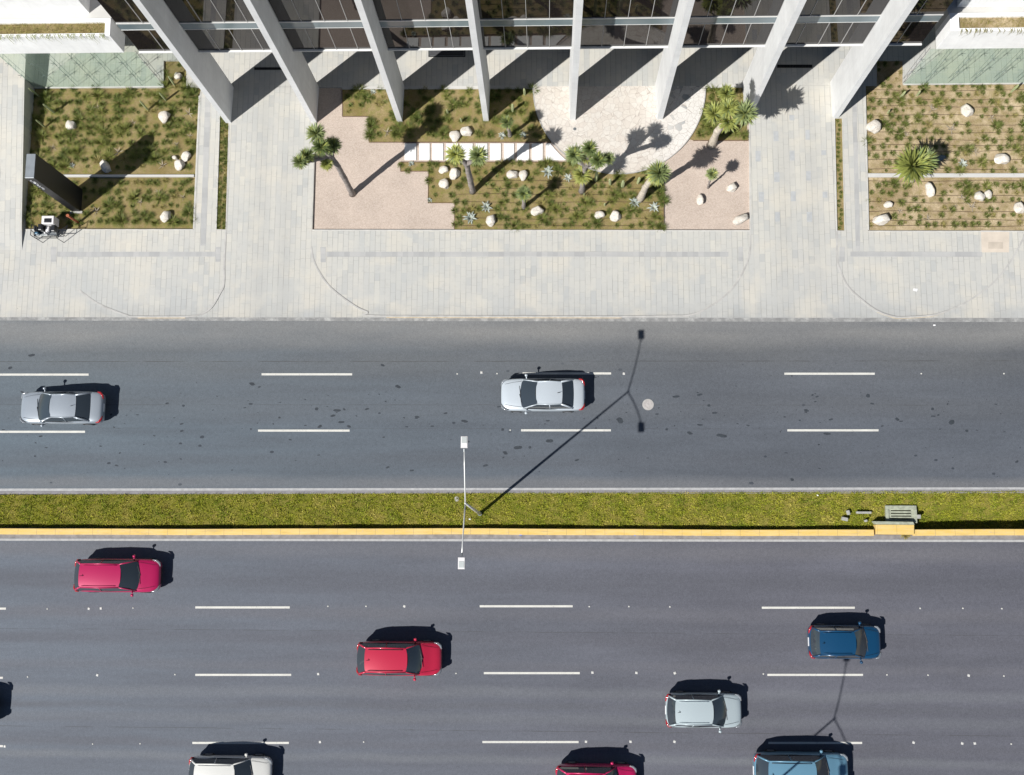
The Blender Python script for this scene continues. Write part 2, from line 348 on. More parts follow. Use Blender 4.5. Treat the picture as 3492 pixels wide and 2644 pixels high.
class MB:
    def __init__(s): s.v = []; s.f = []; s.mi = []; s.cur = 0
    def add(s, v, f):
        n = len(s.v); s.v += [tuple(map(float, q)) for q in v]; s.f += [tuple(i + n for i in q) for q in f]; s.mi += [s.cur] * len(f)
    def box(s, x0, x1, y0, y1, z0, z1):
        s.add([(x0, y0, z0), (x1, y0, z0), (x1, y1, z0), (x0, y1, z0), (x0, y0, z1), (x1, y0, z1), (x1, y1, z1), (x0, y1, z1)],
              [(3, 2, 1, 0), (4, 5, 6, 7), (0, 1, 5, 4), (1, 2, 6, 5), (2, 3, 7, 6), (3, 0, 4, 7)])
    def prism(s, pts, z0, z1):
        if sum(pts[i][0] * pts[(i + 1) % len(pts)][1] - pts[(i + 1) % len(pts)][0] * pts[i][1] for i in range(len(pts))) < 0: pts = pts[::-1]
        n = len(pts); a = z0 if hasattr(z0, '__len__') else [z0] * n; b = z1 if hasattr(z1, '__len__') else [z1] * n
        s.add([(p[0], p[1], a[i]) for i, p in enumerate(pts)] + [(p[0], p[1], b[i]) for i, p in enumerate(pts)],
              [tuple(range(n))[::-1], tuple(range(n, 2 * n))] + [(i, (i + 1) % n, n + (i + 1) % n, n + i) for i in range(n)])
    def sheet(s, pts, z):
        if sum(pts[i][0] * pts[(i + 1) % len(pts)][1] - pts[(i + 1) % len(pts)][0] * pts[i][1] for i in range(len(pts))) < 0: pts = pts[::-1]
        s.add([(p[0], p[1], z) for p in pts], [tuple(range(len(pts)))])
    def tube(s, pts, rad, n=8, cap=True):
        pts = [Vector(p) for p in pts]; rs = rad if hasattr(rad, '__len__') else [rad] * len(pts)
        rings = []
        for i, p in enumerate(pts):
            d = (pts[min(i + 1, len(pts) - 1)] - pts[max(i - 1, 0)]).normalized()
            a = d.cross(Vector((0, 0, 1)) if abs(d.z) < .9 else Vector((1, 0, 0))).normalized(); b = d.cross(a)
            rings.append([p + (a * math.cos(2 * PI * k / n) + b * math.sin(2 * PI * k / n)) * rs[i] for k in range(n)])
        v = [q for r_ in rings for q in r_]; f = []
        for i in range(len(pts) - 1):
            for k in range(n): f.append((i * n + k, i * n + (k + 1) % n, (i + 1) * n + (k + 1) % n, (i + 1) * n + k))
        if cap: f += [tuple(range(n)), tuple(range((len(pts) - 1) * n, len(pts) * n))[::-1]]
        s.add(v, f)
    def cyl(s, x, y, z0, z1, r, n=24, r2=None):
        s.tube([(x, y, z0), (x, y, z1)], [r, r if r2 is None else r2], n)
    def build(s, name, m, parent=None, smooth=False, bevel=0., subsurf=0, raw=False):
        me = mesh(name, s.v, s.f)
        for q in (m if isinstance(m, (list, tuple)) else [m]): me.materials.append(q)
        if any(s.mi): me.polygons.foreach_set('material_index', s.mi)
        if not raw: bm = bmesh.new(); bm.from_mesh(me); bmesh.ops.recalc_face_normals(bm, faces=bm.faces); bm.to_mesh(me); bm.free()
        o = link(name, me, None, parent, smooth)
        if bevel:
            md = o.modifiers.new('b', 'BEVEL'); md.width = bevel; md.segments = 2; md.limit_method = 'ANGLE'
        if subsurf:
            md = o.modifiers.new('s', 'SUBSURF'); md.levels = md.render_levels = subsurf
        return o
def struct(o): return tag(o, kind='structure')
def G(pts, h=0.): return [g(x, y, h) for x, y in pts]
def line_y(yl, yr, x): return yl + (yr - yl) * x / 3492.
def hstrip(mb, tl, tr, bl, br, z0, z1=None, x0=-3500, x1=7000):
    a = G([(x0, line_y(tl, tr, x0)), (x1, line_y(tl, tr, x1)), (x1, line_y(bl, br, x1)), (x0, line_y(bl, br, x0))])
    if z1 is None: mb.sheet(a, z0)
    else: mb.prism(a, z0, z1)

# ------------------------------------------------------------------ ground, roads, pavement
mb = MB(); mb.sheet([(-500, -500), (500, -500), (500, 500), (-500, 500)], -.9)
struct(mb.build('ground', plain('dry_earth', (.25, .21, .15), .2, .2, .95)))
mb = MB(); hstrip(mb, 1060, 1062, 1686, 1672, -.7, -.05); struct(mb.build('upper_road', ASPH_N))
mb = MB(); hstrip(mb, 1800, 1812, 3300, 3300, -.7, -.05); struct(mb.build('lower_road', ASPH_S))
S0, S1 = 782, 787.5   # southern edge row of the beds
mb = MB()
def q(*pts): mb.prism(G(pts), -.5, 0)
X0, X1 = -2500, 6000
q((X0, -1500), (X1, -1500), (X1, 207), (X0, 207))
q((X0, 207), (558, 207), (558, 299), (X0, 299))
q((635, 207), (2990, 207), (2990, 292), (635, 298))
q((3079, 207), (X1, 207), (X1, 284), (3079, 286))
q((X0, 299), (106, 299), (84, S0), (X0, S0))
q((687, 297), (750, 297), (750, 395), (738, S0), (660, S0), (680, 328))
q((750, 297), (1080, 296), (1080, 303), (1065, 784), (770, S0 + 1), (781, 395), (750, 395))
q((2556, 293), (2846, 293), (2847, 404), (2855, 786.5), (2560, 786))
q((2846, 293), (2948, 292), (2960, 787), (2880, 786.7), (2872, 404), (2847, 404))
mb.prism(G([(X0, S0 - (S1 - S0) * .7), (84, S0), (660, S0), (738, S0), (770, S0 + 1), (1065, 784), (2560, 786), (2855, 786.5), (2880, 786.7), (2960, 787), (X1, 791), (X1, 1086), (X0, 1080)]), -.5, 0)
struct(mb.build('pavement', PAVE))
# raised walkway on the left, climbing to the north
mb = MB()
ye = [g(85, 783)[1], g(110, 300)[1], g(110, -700)[1]]
XE = -29.82
z_ = [.22, 1.12, 1.75]
for i, (y0, y1, a, b_) in enumerate(((ye[0] - 1.2, ye[0], .004, z_[0]), (ye[0], ye[1], z_[0], z_[1]), (ye[1], ye[2], z_[1], z_[2]))):
    x0 = -75
    mb.add([(x0, y0, -.4), (XE, y0, -.4), (XE, y1, -.4), (x0, y1, -.4), (x0, y0, a), (XE, y0, a), (XE, y1, b_), (x0, y1, b_)],
           [(0, 3, 2, 1), (4, 5, 6, 7), (1, 2, 6, 5), (0, 4, 7, 3)] + ([(0, 1, 5, 4)] if i == 0 else []) + ([(2, 3, 7, 6)] if i == 2 else []))
struct(mb.build('raised_walkway', PAVE))
# worn band where paving meets asphalt
def mat_band():
    b = NB('dusty_gutter'); P = b.pos(); f = b.noise(P, 2.2, 6, .7); x, y, z = sep(b, P)
    c = b.ramp(f, [(.3, (.17, .17, .17)), (.5, (.25, .25, .245)), (.68, (.40, .40, .385))]); return b.done(c, .9)
mb = MB(); hstrip(mb, 1080.5, 1084, 1093, 1098, -.046); struct(mb.build('gutter', mat_band()))
# kerb lines of the pavement islands
ARCS = [[(271, 991), (336, 1037), (429, 1075), (467, 1081), (635, 1081), (711, 1059), (751, 1000), (764, 967), (765, 886), (771, 785)],
        [(1061, 842), (1069, 886), (1091, 932), (1129, 983), (1200, 1038), (1253, 1065), (1313, 1079), (2127, 1081), (2335, 1078), (2419.5, 1046), (2482, 1000), (2520, 951), (2547, 896), (2558, 848), (2558, 790)],
        [(2853.6, 790), (2856, 886), (2870, 934), (2894, 981), (2943, 1027), (2992, 1062), (3043, 1080), (3079, 1083), (3171, 1077), (3220, 1065), (3285, 1037), (3372, 978), (3431, 913), (3486, 820), (3530, 700)]]
def smooth(pts, n=6):
    out = []
    for i in range(len(pts) - 1):
        p0, p1, p2, p3 = pts[max(i - 1, 0)], pts[i], pts[i + 1], pts[min(i + 2, len(pts) - 1)]
        if math.dist(p1, p2) > 150: out.append(p1); continue
        for k in range(n):
            t = k / n
            out.append(tuple(.5 * ((2 * p1[j]) + (-p0[j] + p2[j]) * t + (2 * p0[j] - 5 * p1[j] + 4 * p2[j] - p3[j]) * t * t + (-p0[j] + 3 * p1[j] - 3 * p2[j] + p3[j]) * t ** 3) for j in (0, 1)))
    out.append(pts[-1]); return out
def ribbon(mb, pts, wd, z0, z1, side=0.):
    P = [Vector((*p, 0)) for p in pts]
    L_, R_ = [], []
    for i, p in enumerate(P):
        d = (P[min(i + 1, len(P) - 1)] - P[max(i - 1, 0)]).normalized(); n = Vector((-d.y, d.x, 0))
        L_.append(p + n * wd * (.5 + side)); R_.append(p - n * wd * (.5 - side))
    n = len(P)
    zz = z1 if hasattr(z1, '__len__') else [z1] * n
    v = [(p.x, p.y, z0) for p in L_] + [(p.x, p.y, z0) for p in R_] + [(p.x, p.y, zz[i]) for i, p in enumerate(L_)] + [(p.x, p.y, zz[i]) for i, p in enumerate(R_)]
    f = []
    for i in range(n - 1):
        f += [(2 * n + i, 3 * n + i, 3 * n + i + 1, 2 * n + i + 1), (i, i + 1, 2 * n + i + 1, 2 * n + i), (n + i, 3 * n + i, 3 * n + i + 1, n + i + 1)]
    f += [(0, 2 * n, 3 * n, n), (n - 1, 2 * n - 1, 4 * n - 1, 3 * n - 1)]
    mb.add(v, f)
mb = MB()
for a in ARCS:
    pp = G(smooth(a)); n = len(pp)
    ribbon(mb, pp, .09, -.1, [.012 + .035 * max(0, math.sin(PI * min(1, i / (n - 1)))) ** 2 for i in range(n)])
struct(mb.build('kerb', plain('grey_flush_kerb', (.42, .41, .39), .16, 2, .85)))
mb = MB()
for a, b_ in (((470, 1083), (632, 1083)), ((1318, 1081.5), (2120, 1082.8))): ribbon(mb, G([a, b_]), .10, -.1, .022)
ribbon(mb, G(smooth([(2992, 1064), (3043, 1082), (3079, 1085), (3171, 1079), (3218, 1067)])), .07, -.1, .035)
struct(mb.build('kerb', KERBO))
# tactile paving
mb = MB()
for x0, x1 in ((196, 735), (1113, 2484), (2900, 3350)): mb.sheet(G([(x0, 859), (x1, 859), (x1, 876), (x0, 876)]), .004)
struct(mb.build('tactile_paving', TACTX))
mb = MB()
for x0, x1, y0, y1 in ((173, 192, 843, 893), (735, 752, 843, 893), (1093, 1111, 843, 895), (2518, 2534, 842, 891), (2862, 2880, 842, 893)): mb.sheet(G([(x0, y0), (x1, y0), (x1, y1), (x0, y1)]), .004)
mb.sheet(G([(700, 330), (719, 330), (702, 838), (683, 838)]), .004); mb.sheet(G([(2907, 355), (2921, 355), (2934, 856), (2918, 856)]), .004)
struct(mb.build('tactile_paving', TACTY))
# grey pavers set into the right driveway, drain lines
mb = MB()
for x, y, w_, h_ in ((2585, 533, 17, 36), (2646, 465, 17, 34), (2701, 531, 17, 34), (2754, 460, 15, 34), (2649, 604, 19, 34), (2757, 600, 16, 32), (2596, 672, 18, 34), (2705, 670, 17, 34), (2651, 740, 17, 32), (2760, 740, 18, 34), (2700, 402, 17, 18), (2809, 521, 17, 16), (2813, 665, 16, 20)):
    mb.sheet(G([(x - w_ / 2, y - h_ / 2), (x + w_ / 2, y - h_ / 2), (x + w_ / 2 + .5, y + h_ / 2), (x - w_ / 2 + .5, y + h_ / 2)]), .004)
struct(mb.build('pavement', GREYTILE))
def thing(name, mbs, label, cat, group=None):
    """mbs: list of (part name, MB, material, kwargs)"""
    r_ = empty(name)
    for pn, m_, mt, kw in mbs: m_.build(pn, mt, r_, **kw)
    return tag(r_, label, cat, group)
for (x0, x1, y0, y1, lb) in ((867, 972, 230, 239, 'long dark drain channel grate across the left driveway'), (2650, 2770, 221, 232, 'long dark drain channel grate across the right driveway')):
    a, b_, c, d = G([(x0, y0), (x1, y0), (x1, y1), (x0, y1)])
    m1, m2 = MB(), MB(); m1.sheet([a, b_, c, d], .004)
    n = 24
    for k in range(n): m2.box(a[0] + (b_[0] - a[0]) * (k + .1) / n, a[0] + (b_[0] - a[0]) * (k + .5) / n, d[1] + .02, a[1] - .02, .004, .012)
    thing('drain_grate', [('channel', m1, DARKG, {}), ('grate', m2, BLACKM, {})], lb, 'drain grate', 'driveway drain grates')

# ------------------------------------------------------------------ garden beds
def inpoly(p, poly):
    x, y = p; c = False
    for i in range(len(poly)):
        (x1, y1), (x2, y2) = poly[i], poly[i - 1]
        if (y1 > y) != (y2 > y) and x < (x2 - x1) * (y - y1) / (y2 - y1) + x1: c = not c
    return c
CIRC = [(2112 + 294 * math.cos(a), 300 + 293 * math.sin(a)) for a in [PI * k / 40 for k in range(41)]]  # right -> bottom -> left
G1P = [(106, 299), (558, 299), (558, 207), (635, 207), (635, 298), (687, 298), (680, 328), (660, 781), (84, 781)]
G1 = [(106, 299), (558, 299), (558, 207), (635, 207), (635, 298), (687, 298), (680, 328), (660, 781), (85, 781)]
def arc(xa, xb):  # bottom arc points between two x, left to right
    return sorted([p for p in CIRC if xa < p[0] < xb])
A_R = sorted([p for p in CIRC if p[0] < 2000 and p[1] < 482], key=lambda p: p[1])
G2A = [(1167, 303)] + [(1818, 301)] + A_R + [(1880, 484), (1258, 484), (1258, 396), (1167, 396)]
B_T = arc(1945, 2262)
G2B = [(1365, 552), (1930, 552)] + B_T + [(2264, 560), (2264, 785), (1549, 785), (1550, 691), (1459, 691), (1461, 583), (1365, 583)]
C_L = sorted([p for p in CIRC if p[0] > 2340 and p[1] < 480], key=lambda p: -p[1])
G2C = [(2365, 477)] + C_L + [(2408, 300), (2532, 297), (2552, 477)]
G3 = [(2948, 292), (2990, 292), (2990, 207), (3079, 207), (3079, 285), (3900, 283), (3900, 788), (2960, 787)]
STRIP1 = [(750, 395), (781, 395), (770, 783), (738, 783)]; STRIP2 = [(2847, 404), (2872, 404), (2880, 787), (2855, 787)]
mb = MB(); mb.prism(G(G1), -.5, -.13); mb.prism(G(STRIP1), -.5, -.06); mb.prism(G(STRIP2), -.5, -.06); struct(mb.build('soil', SOIL1))
mb = MB(); mb.prism(G(G3), -.5, -.08); struct(mb.build('soil', SOIL3))
mb = MB(); mb.prism(G([(1078, 298), (2556, 296), (2560, 786), (1065, 784)]), -.5, -.12); struct(mb.build('gravel', GRAVEL))
mb = MB()
for P_ in (G2A, G2B, G2C): mb.prism(G(P_), -.119, -.075)
struct(mb.build('soil', SOIL1))
mb = MB(); mb.prism(G(CIRC + [(1818, 292), (2406, 292)]), -.118, -.01); struct(mb.build('flagstone_terrace', FLAG))
mb = MB()
ribbon(mb, G(CIRC), .05, -.11, .012); struct(mb.build('terrace_edging', KERBG))
mb = MB(); mb.prism(G([(1167, 296), (1820, 292), (1820, 303), (1167, 304)]), -.118, .004)
mb.prism(G([(2404, 290), (2556, 288), (2556, 298), (2404, 300)]), -.117, .004)
struct(mb.build('path', PAVE_WALK))
# thin concrete edging round the beds and the dividing strips
mb = MB()
def kerbline(pts, w_=.08, z=.018, side=0): ribbon(mb, G(pts), w_, -.2, z, side)
kerbline([(661, 781), (680.5, 328)], .10); kerbline([(86, 783.5), (660, 783.5)], .05)
kerbline([(1065, 785.5), (2560, 787.5)], .07); kerbline([(2559, 785), (2556, 296)], .07); kerbline([(2961, 785), (2949, 292)], .09); kerbline([(2962, 789), (3900, 790)], .06)
kerbline([(749, 395), (737, 783)], .05, .012); kerbline([(782, 395), (771, 783)], .05, .012)
kerbline([(2846, 404), (2854, 787)], .04, .012); kerbline([(2873, 404), (2881, 787)], .04, .012)
struct(mb.build('edging', KERBL))
mb = MB()
ribbon(mb, G([(195, 599.5), (661, 599.5)]), .13, -.2, .0); ribbon(mb, G([(2957, 598), (3900, 598)]), .22, -.15, .0)
struct(mb.build('dividing_path', PAVE_WALK))
# steel edging between gravel and planting
mb = MB()
for pl in ([(1167, 303), (1167, 396), (1258, 396), (1258, 484), (1378, 484), (1880, 484)], [(1365, 552), (1365, 583), (1461, 583), (1459, 691), (1550, 691), (1549, 785)], [(2264, 562), (2264, 785)], [(2365, 478), (2552, 478)], [(1365, 552), (1378, 552), (1930, 552)]):
    ribbon(mb, G(pl), .03, -.11, -.045)
struct(mb.build('bed_edging', plain('corten_edging', (.16, .10, .06), .2, 4, .8)))
# stepping stones
SSM = plain('white_slab', (.78, .78, .76), .05, 2, .75, bump=.1)
slabs = [(1379, 1419), (1429, 1465), (1473, 1511), (1521, 1562), (1568, 1612), (1621, 1662), (1671, 1708), (1718, 1753), (1763, 1804), (1813, 1851)]
ordn = ['first', 'second', 'third', 'fourth', 'fifth', 'sixth', 'seventh', 'eighth', 'ninth', 'tenth', 'eleventh']
for i, (a, b_) in enumerate(slabs):
    mb = MB(); mb.prism(G([(a, 488), (b_, 488), (b_, 545), (a, 545)]), -.12, -.06)
    tag(mb.build('stepping_stone', SSM, bevel=.01), f'{ordn[i]} white square stepping slab counted from the left end of the path', 'stepping stone', 'stepping stones of the white slab path')
mb = MB(); mb.prism(G([(1861, 488), (1877, 488), (1893, 508), (1912, 528), (1931, 545), (1861, 545)]), -.12, -.06)
tag(mb.build('stepping_stone', SSM, bevel=.01), 'white stepping slab cut slanted against the round terrace, last of the path', 'stepping stone', 'stepping stones of the white slab path')

# ------------------------------------------------------------------ road markings, median
mb = MB()
def dash(x0, x1, y): mb.prism(G([(x0, y - 3.6), (x1, y - 3.6), (x1, y + 3.6), (x0, y + 3.6)], -.046), -.06, -.045)
for row in ([(-920, -590, 1279), (-5, 302, 1278), (892, 1201, 1277), (1782, 2084, 1274), (2675, 2983, 1275), (3570, 3880, 1275)],
            [(-30, 290, 1473), (880, 1192, 1469), (1777, 2083, 1468), (2685, 2996, 1468), (3590, 3900, 1468)],
            [(666, 988, 2072), (1636, 1953, 2068), (2598, 2915, 2073), (3560, 3890, 2075), (-310, 20, 2076)],
            [(-320, 10, 2312), (666, 993, 2302), (1650, 1977, 2296), (2617, 2943, 2302), (3590, 3920, 2304)],
            [(-320, 10, 2545), (656, 985, 2534), (1645, 1973, 2531), (2620, 2940, 2534), (3590, 3920, 2538)]):
    for a in row: dash(*a)
struct(mb.build('lane_marking', PAINT))
mb = MB(); hstrip(mb, 1666.5, 1662, 1675, 1670, -.06, -.046); hstrip(mb, 1837, 1841, 1844.5, 1849, -.06, -.046)
struct(mb.build('edge_line', PAINT_OLD))
studs = [(160, 2077, 0), (302, 2076, 1), (343, 2075, 1), (453, 2074, 0), (1118, 2068, 0), (1248, 2068, 0), (1379, 2068, 1), (2010, 2069, 0), (2145, 2069, 0), (2285, 2070, 0), (3139, 2075, 0), (3285, 2075, 0), (3418, 2076, 0),
         (93, 2309, 0), (331, 2303, 1), (596, 2301, 0), (1085, 2299, 1), (1555, 2297, 0), (2021, 2294, 1), (2171, 2295, 1), (2302, 2296, 1), (2604, 2299, 0), (3026, 2302, 0), (3166, 2303, 0), (3305, 2304, 1), (3425, 2306, 0),
         (15, 2546, 1), (315, 2538, 0), (477, 2537, 0), (1091, 2531, 1), (1240, 2531, 0), (1999, 2530, 1), (2151, 2530, 1), (2301, 2530, 1), (3117, 2533, 1), (3283, 2536, 1), (3326, 2536, 1), (3450, 2538, 0),
         (1559, 1275, 0), (1642, 1270, 1), (1695, 1274, 0), (2128, 1274, 1), (3143, 1274, 0), (3425, 1274, 0), (1740, 1467, 0)]
def stud_mesh(r_, h):
    mb = MB(); mb.add([(-r_, -r_, 0), (r_, -r_, 0), (r_, r_, 0), (-r_, r_, 0), (-r_ * .7, -r_ * .7, h), (r_ * .7, -r_ * .7, h), (r_ * .7, r_ * .7, h), (-r_ * .7, r_ * .7, h)],
        [(3, 2, 1, 0), (4, 5, 6, 7), (0, 1, 5, 4), (1, 2, 6, 5), (2, 3, 7, 6), (3, 0, 4, 7)]); return mb
sp = [None, None]
for i, (x, y, big) in enumerate(studs):
    if sp[big] is None:
        o = sp[big] = stud_mesh(.065 if big else .038, .025).build('road_stud', STUDM if big else PAINT)
    else: o = sp[big].copy(); col.objects.link(o)
    o.location = (*g(x, y), -.05)
    o.rotation_euler = (0, 0, random.uniform(-.4, .4))
    tag(o, 'bright square white road stud between the lane dashes' if big else 'small dull road stud between the lane dashes', 'road stud', 'road studs between the lane dashes')
# median: grass surface with a hollow along the southern kerb at the right
mb = MB(); nx, ny = 220, 9
v = []; f = []
for i in range(nx + 1):
    px = -2600 + 8600 * i / nx
    dip = 1 / (1 + math.exp(-(px - 3135) / 12)); wob = .04 * math.sin(px / 90.) + .03 * math.sin(px / 37.)
    for j in range(ny + 1):
        t = j / ny; py = line_y(1688, 1676, px) * (1 - t) + line_y(1802, 1812, px) * t
        if t == 1: py += 3
        z = -.03 - .27 * t - wob * t - dip * .5 * max(0, min(1, (t - .3) / .3))
        v.append((*g(px, py), z))
for i in range(nx):
    for j in range(ny): a = i * (ny + 1) + j; f.append((a, a + 1, a + ny + 2, a + ny + 1))
mb.add(v, f); MEDV = np.array(v).reshape(nx + 1, ny + 1, 3)
struct(mb.build('median_lawn', LAWNS, smooth=True))
mb = MB(); hstrip(mb, 1675.6, 1670.6, 1686, 1682, -.3, -.034); struct(mb.build('kerb', plain('grey_median_kerb', (.23, .22, .23), .15, 2, .85)))
mb = MB()
def yk(px):
    b = line_y(1801, 1806, px)
    return b + 1.5 * math.sin(px / 330.) + .5 * math.sin(px / 97. + 1)
def ykrib(xa, xb, z, m=20):
    pts = [(xa + (xb - xa) * k / m) for k in range(m + 1)]
    P = G([(x, yk(x) + 11) for x in pts]); ribbon(mb, P, .33, -.8, z)
ykrib(-2600, 2978, .16, 60); ykrib(3112, 6000, .16, 20)
struct(mb.build('kerb', KERBY, bevel=.02))
mb = MB(); hstrip(mb, 1821, 1826, 1836, 1840, -.3, -.044); struct(mb.build('gutter', plain('median_gutter', (.22, .21, .21), .25, 3, .9)))
# drain inlet
r_ = empty('storm_drain', (0, 0, 0)); tag(r_, 'mossy concrete storm drain box with slotted grate sunk into the grass median', 'storm drain')
m1 = MB()
a = g(3031, 1737); b_ = g(3118, 1784); c = g(3026, 1724); d = g(3124, 1737)
m1.box(a[0] - .16, b_[0] + .16, a[1] + .0, c[1], -.5, .0); m1.box(b_[0], b_[0] + .16, b_[1], a[1], -.5, .02); m1.box(a[0] - .16, a[0], b_[1], a[1], -.5, .0)
m1.build('frame', CONCG, r_, bevel=.015)
m2 = MB(); ns = 5; y0, y1 = b_[1], a[1]
for k in range(ns + 1):
    yy = y0 + (y1 - y0) * k / ns; m2.box(a[0], b_[0], yy - .045, yy + .045, -.14, -.06)
m2.box(a[0], a[0] + .12, y0 - .045, y1, -.15, -.07); m2.box(b_[0] - .12, b_[0], y0 - .045, y1, -.15, -.07)
m2.build('grate', CONCG, r_)
m3 = MB(); m3.sheet([(a[0], y0), (b_[0], y0), (b_[0], y1), (a[0], y1)], -.42); m3.build('pit', DARKG, r_)
m4 = MB(); m4.prism(G([(2976, 1778), (3108, 1780), (3113, 1790), (2984, 1789)]), -.3, .30); m4.build('lip', CONCG, r_, bevel=.02)
m5 = MB(); m5.prism(G([(2982, 1789.5), (3112, 1790.5), (3112, 1824), (2984, 1823)]), -.3, .27); m5.build('kerb_block', KERBY, r_, bevel=.02)
for k, (x, y, w_, h_, a_, lb) in enumerate(((2893, 1748, 9, 16, .3, 'narrow grey rubble lump standing left of the storm drain in the grass'), (2881, 1770, 20, 12, -.2, 'widest grey rubble lump by the kerb left of the storm drain'), (2946, 1748, 50, 8, 0, 'long thin grey concrete piece in the grass left of the storm drain'), (3133, 1762, 12, 14, 0, 'small grey block in the grass right of the storm drain'), (2953, 1776, 8, 8, .4, 'tiny pale rubble chip left of the storm drain lip'))):
    mb = MB(); s = 1 / 63.
    mb.box(-w_ * s / 2, w_ * s / 2, -h_ * s / 2, h_ * s / 2, -.1, .12)
    o = mb.build('rubble', plain('rubble', (.36, .36, .33), .2, 6, .9), bevel=.03); o.location = (*g(x, y), -.05); o.rotation_euler = (.05, .1, a_); tag(o, lb, 'rubble', 'rubble by the storm drain')
# oil stains on the upper road
mb = MB(); ro = random.Random(21)
ex = [(1357, 1319, 9), (1584, 1437, 8), (1767, 1527, 12), (1874, 1504, 12), (1723, 1545, 8), (2114, 1434, 14), (2305, 1353, 8), (2462, 1486, 12), (2352, 1477, 8), (1655, 1588, 7), (1714, 1465, 6), (1474, 1454, 5), (1807, 1526, 6), (107, 1212, 9), (35, 1255, 7), (860, 1310, 8), (1150, 1400, 9), (1165, 1440, 8), (1135, 1418, 7), (1080, 1395, 7), (1090, 1455, 8), (1190, 1455, 6), (3245, 1440, 11), (2960, 1350, 8), (3060, 1430, 8), (1305, 1246, 7), (2820, 1480, 8), (2750, 1400, 7), (3180, 1395, 6), (570, 1376, 6), (620, 1470, 6), (855, 1378, 6)]
for k in range(230):
    zone = ro.random(); px = ro.uniform(-60, 3560); py = ro.choice([1330, 1385, 1440, 1500, 1560, 1420]) + ro.gauss(0, 30)
    if 1200 < py < 1650: ex.append((px, py, 1.5 + 5 * ro.random() ** 3))
for px, py, rad in ex:
    cx_, cy_ = g(px, py, -.05); n = 11; ph = ro.uniform(0, 6); el = ro.uniform(1., 1.6); pts = []
    for k in range(n):
        a = 2 * PI * k / n; q_ = rad / 74. * (1 + .28 * math.sin(2 * a + ph) + ro.uniform(-.14, .14)); pts.append((cx_ + q_ * el * math.cos(a), cy_ + q_ * .72 * math.sin(a)))
    mb.sheet(pts, -.047)
struct(mb.build('oil_stain', plain('oil_stain', (.03, .037, .046), .25, 9, .8)))
# manholes
for x, y, r0, m_, lb, z in ((2210, 1380, .31, IRON, 'round dusty manhole cover in the middle lane of the upper road', -.05), (3437, 1211, .42, ASPH_N, 'faint round manhole cover flush with asphalt near the right edge', -.05), (1557, 1702, .13, IRON, 'small round pale cover in the grass beside the lamp post', -.06), (1960, 440, .09, STEELG, 'small round floor light in the flagstone terrace', -.012)):
    cx_, cy_ = g(x, y); m1, m2 = MB(), MB()
    m1.cyl(cx_, cy_, z - .02, z + .016, r0, 32); m2.cyl(cx_, cy_, z - .01, z + .022, r0 * .82, 32)
    for k in range(4): m2.box(cx_ - r0 * .5, cx_ + r0 * .5, cy_ - r0 * .45 + k * r0 * .3 - .01, cy_ - r0 * .45 + k * r0 * .3 + .01, z + .02, z + .028)
    thing('manhole_cover' if r0 > .1 else 'floor_light', [('ring', m1, KERBG if m_ is IRON else m_, {}), ('lid', m2, m_, {})], lb, 'manhole cover' if r0 > .1 else 'floor light')
# concrete access slab on the right pavement
m1, m2 = MB(), MB(); m1.prism(G([(3345, 786), (3442, 787), (3441, 861), (3348, 861)]), -.05, .006); m2.prism(G([(3370, 826), (3420, 826), (3420, 849), (3370, 849)]), .0, .010)
thing('access_cover', [('surround', m1, plain('beige_concrete', (.56, .49, .41), .08, 2, .85), {}), ('lid', m2, plain('beige_lid', (.47, .41, .34), .12, 2, .85), {})], 'beige concrete access cover slab on the right pavement', 'access cover')
# small litter
LW = plain('litter_white', (.8, .8, .8), .05, 3, .6); LB = plain('litter_blue', (.05, .16, .6), .1, 3, .5)
for x, y, m_, s, lb in ((1776, 1823, LB, .09, 'blue and white scrap of litter in the gutter under the lamp arm side'), (2166, 1824, LB, .08, 'blue scrap of litter in the gutter further right'), (3187, 1109, LW, .07, 'round white scrap at the edge of the upper road'), (3122, 988, LW, .16, 'flat white strip lying on the right pavement'), (1602, 1771, LW, .06, 'crumpled white scrap in the grass below the lamp post'), (1875, 1841, LW, .05, 'white crumb on the edge line below the median'), (2790, 1689, LW, .07, 'white scrap on the kerb above the median')):
    bm = bmesh.new(); bmesh.ops.create_icosphere(bm, subdivisions=2, radius=s)
    for vv in bm.verts: vv.co = Vector((vv.co.x * random.uniform(.7, 1.3), vv.co.y * random.uniform(.4, .8), vv.co.z * .3))
    me = bpy.data.meshes.new('litter'); bm.to_mesh(me); bm.free(); o = link('litter', me, m_); o.location = (*g(x, y), -.02); tag(o, lb, 'litter', 'scraps of litter')

# ------------------------------------------------------------------ office building
FY0, FY1 = 23.95, 26.12; GY = 25.36; HB = 6.25; TOP = 30.
bl = empty('office_building', (0, GY, 0)); tag(bl, 'dark glass office block on tall white concrete fins above a paved forecourt', 'building')
def bpart(name, mb, m, parent=None, **k):
    o = mb.build(name, m, parent or bl, **k)
    o.matrix_parent_inverse = Matrix.Translation((0, -GY, 0)); return o
fx = [-18.15 + 4.939 * i for i in range(8)]
for i, x in enumerate(fx):
    mb = MB(); hw0, hw1 = .155, .235; c = x - .155
    mb.prism([(c - hw0, FY0), (c + hw0, FY0), (c + hw1 - .01, FY1 - .03), (c + hw1 - .05, FY1), (c - hw1 + .05, FY1), (c - hw1 + .01, FY1 - .03)], -.1, TOP)
    bpart('fin', mb, CONC)
XL = g(474, 165, HB)[0]; XR = g(3144, 157, HB)[0]
HS0 = None
def hY(Yp, px, py):
    T = g(px, py); s = T[1] / Yp; return CAMH * (1 - 1 / s)
zs0, zs1 = hY(GY, 1746, 87.5), hY(GY, 1746, 66)
edges = [XL] + [v for x in fx for v in (x - .155 - .21, x - .155 + .21)] + [XR]
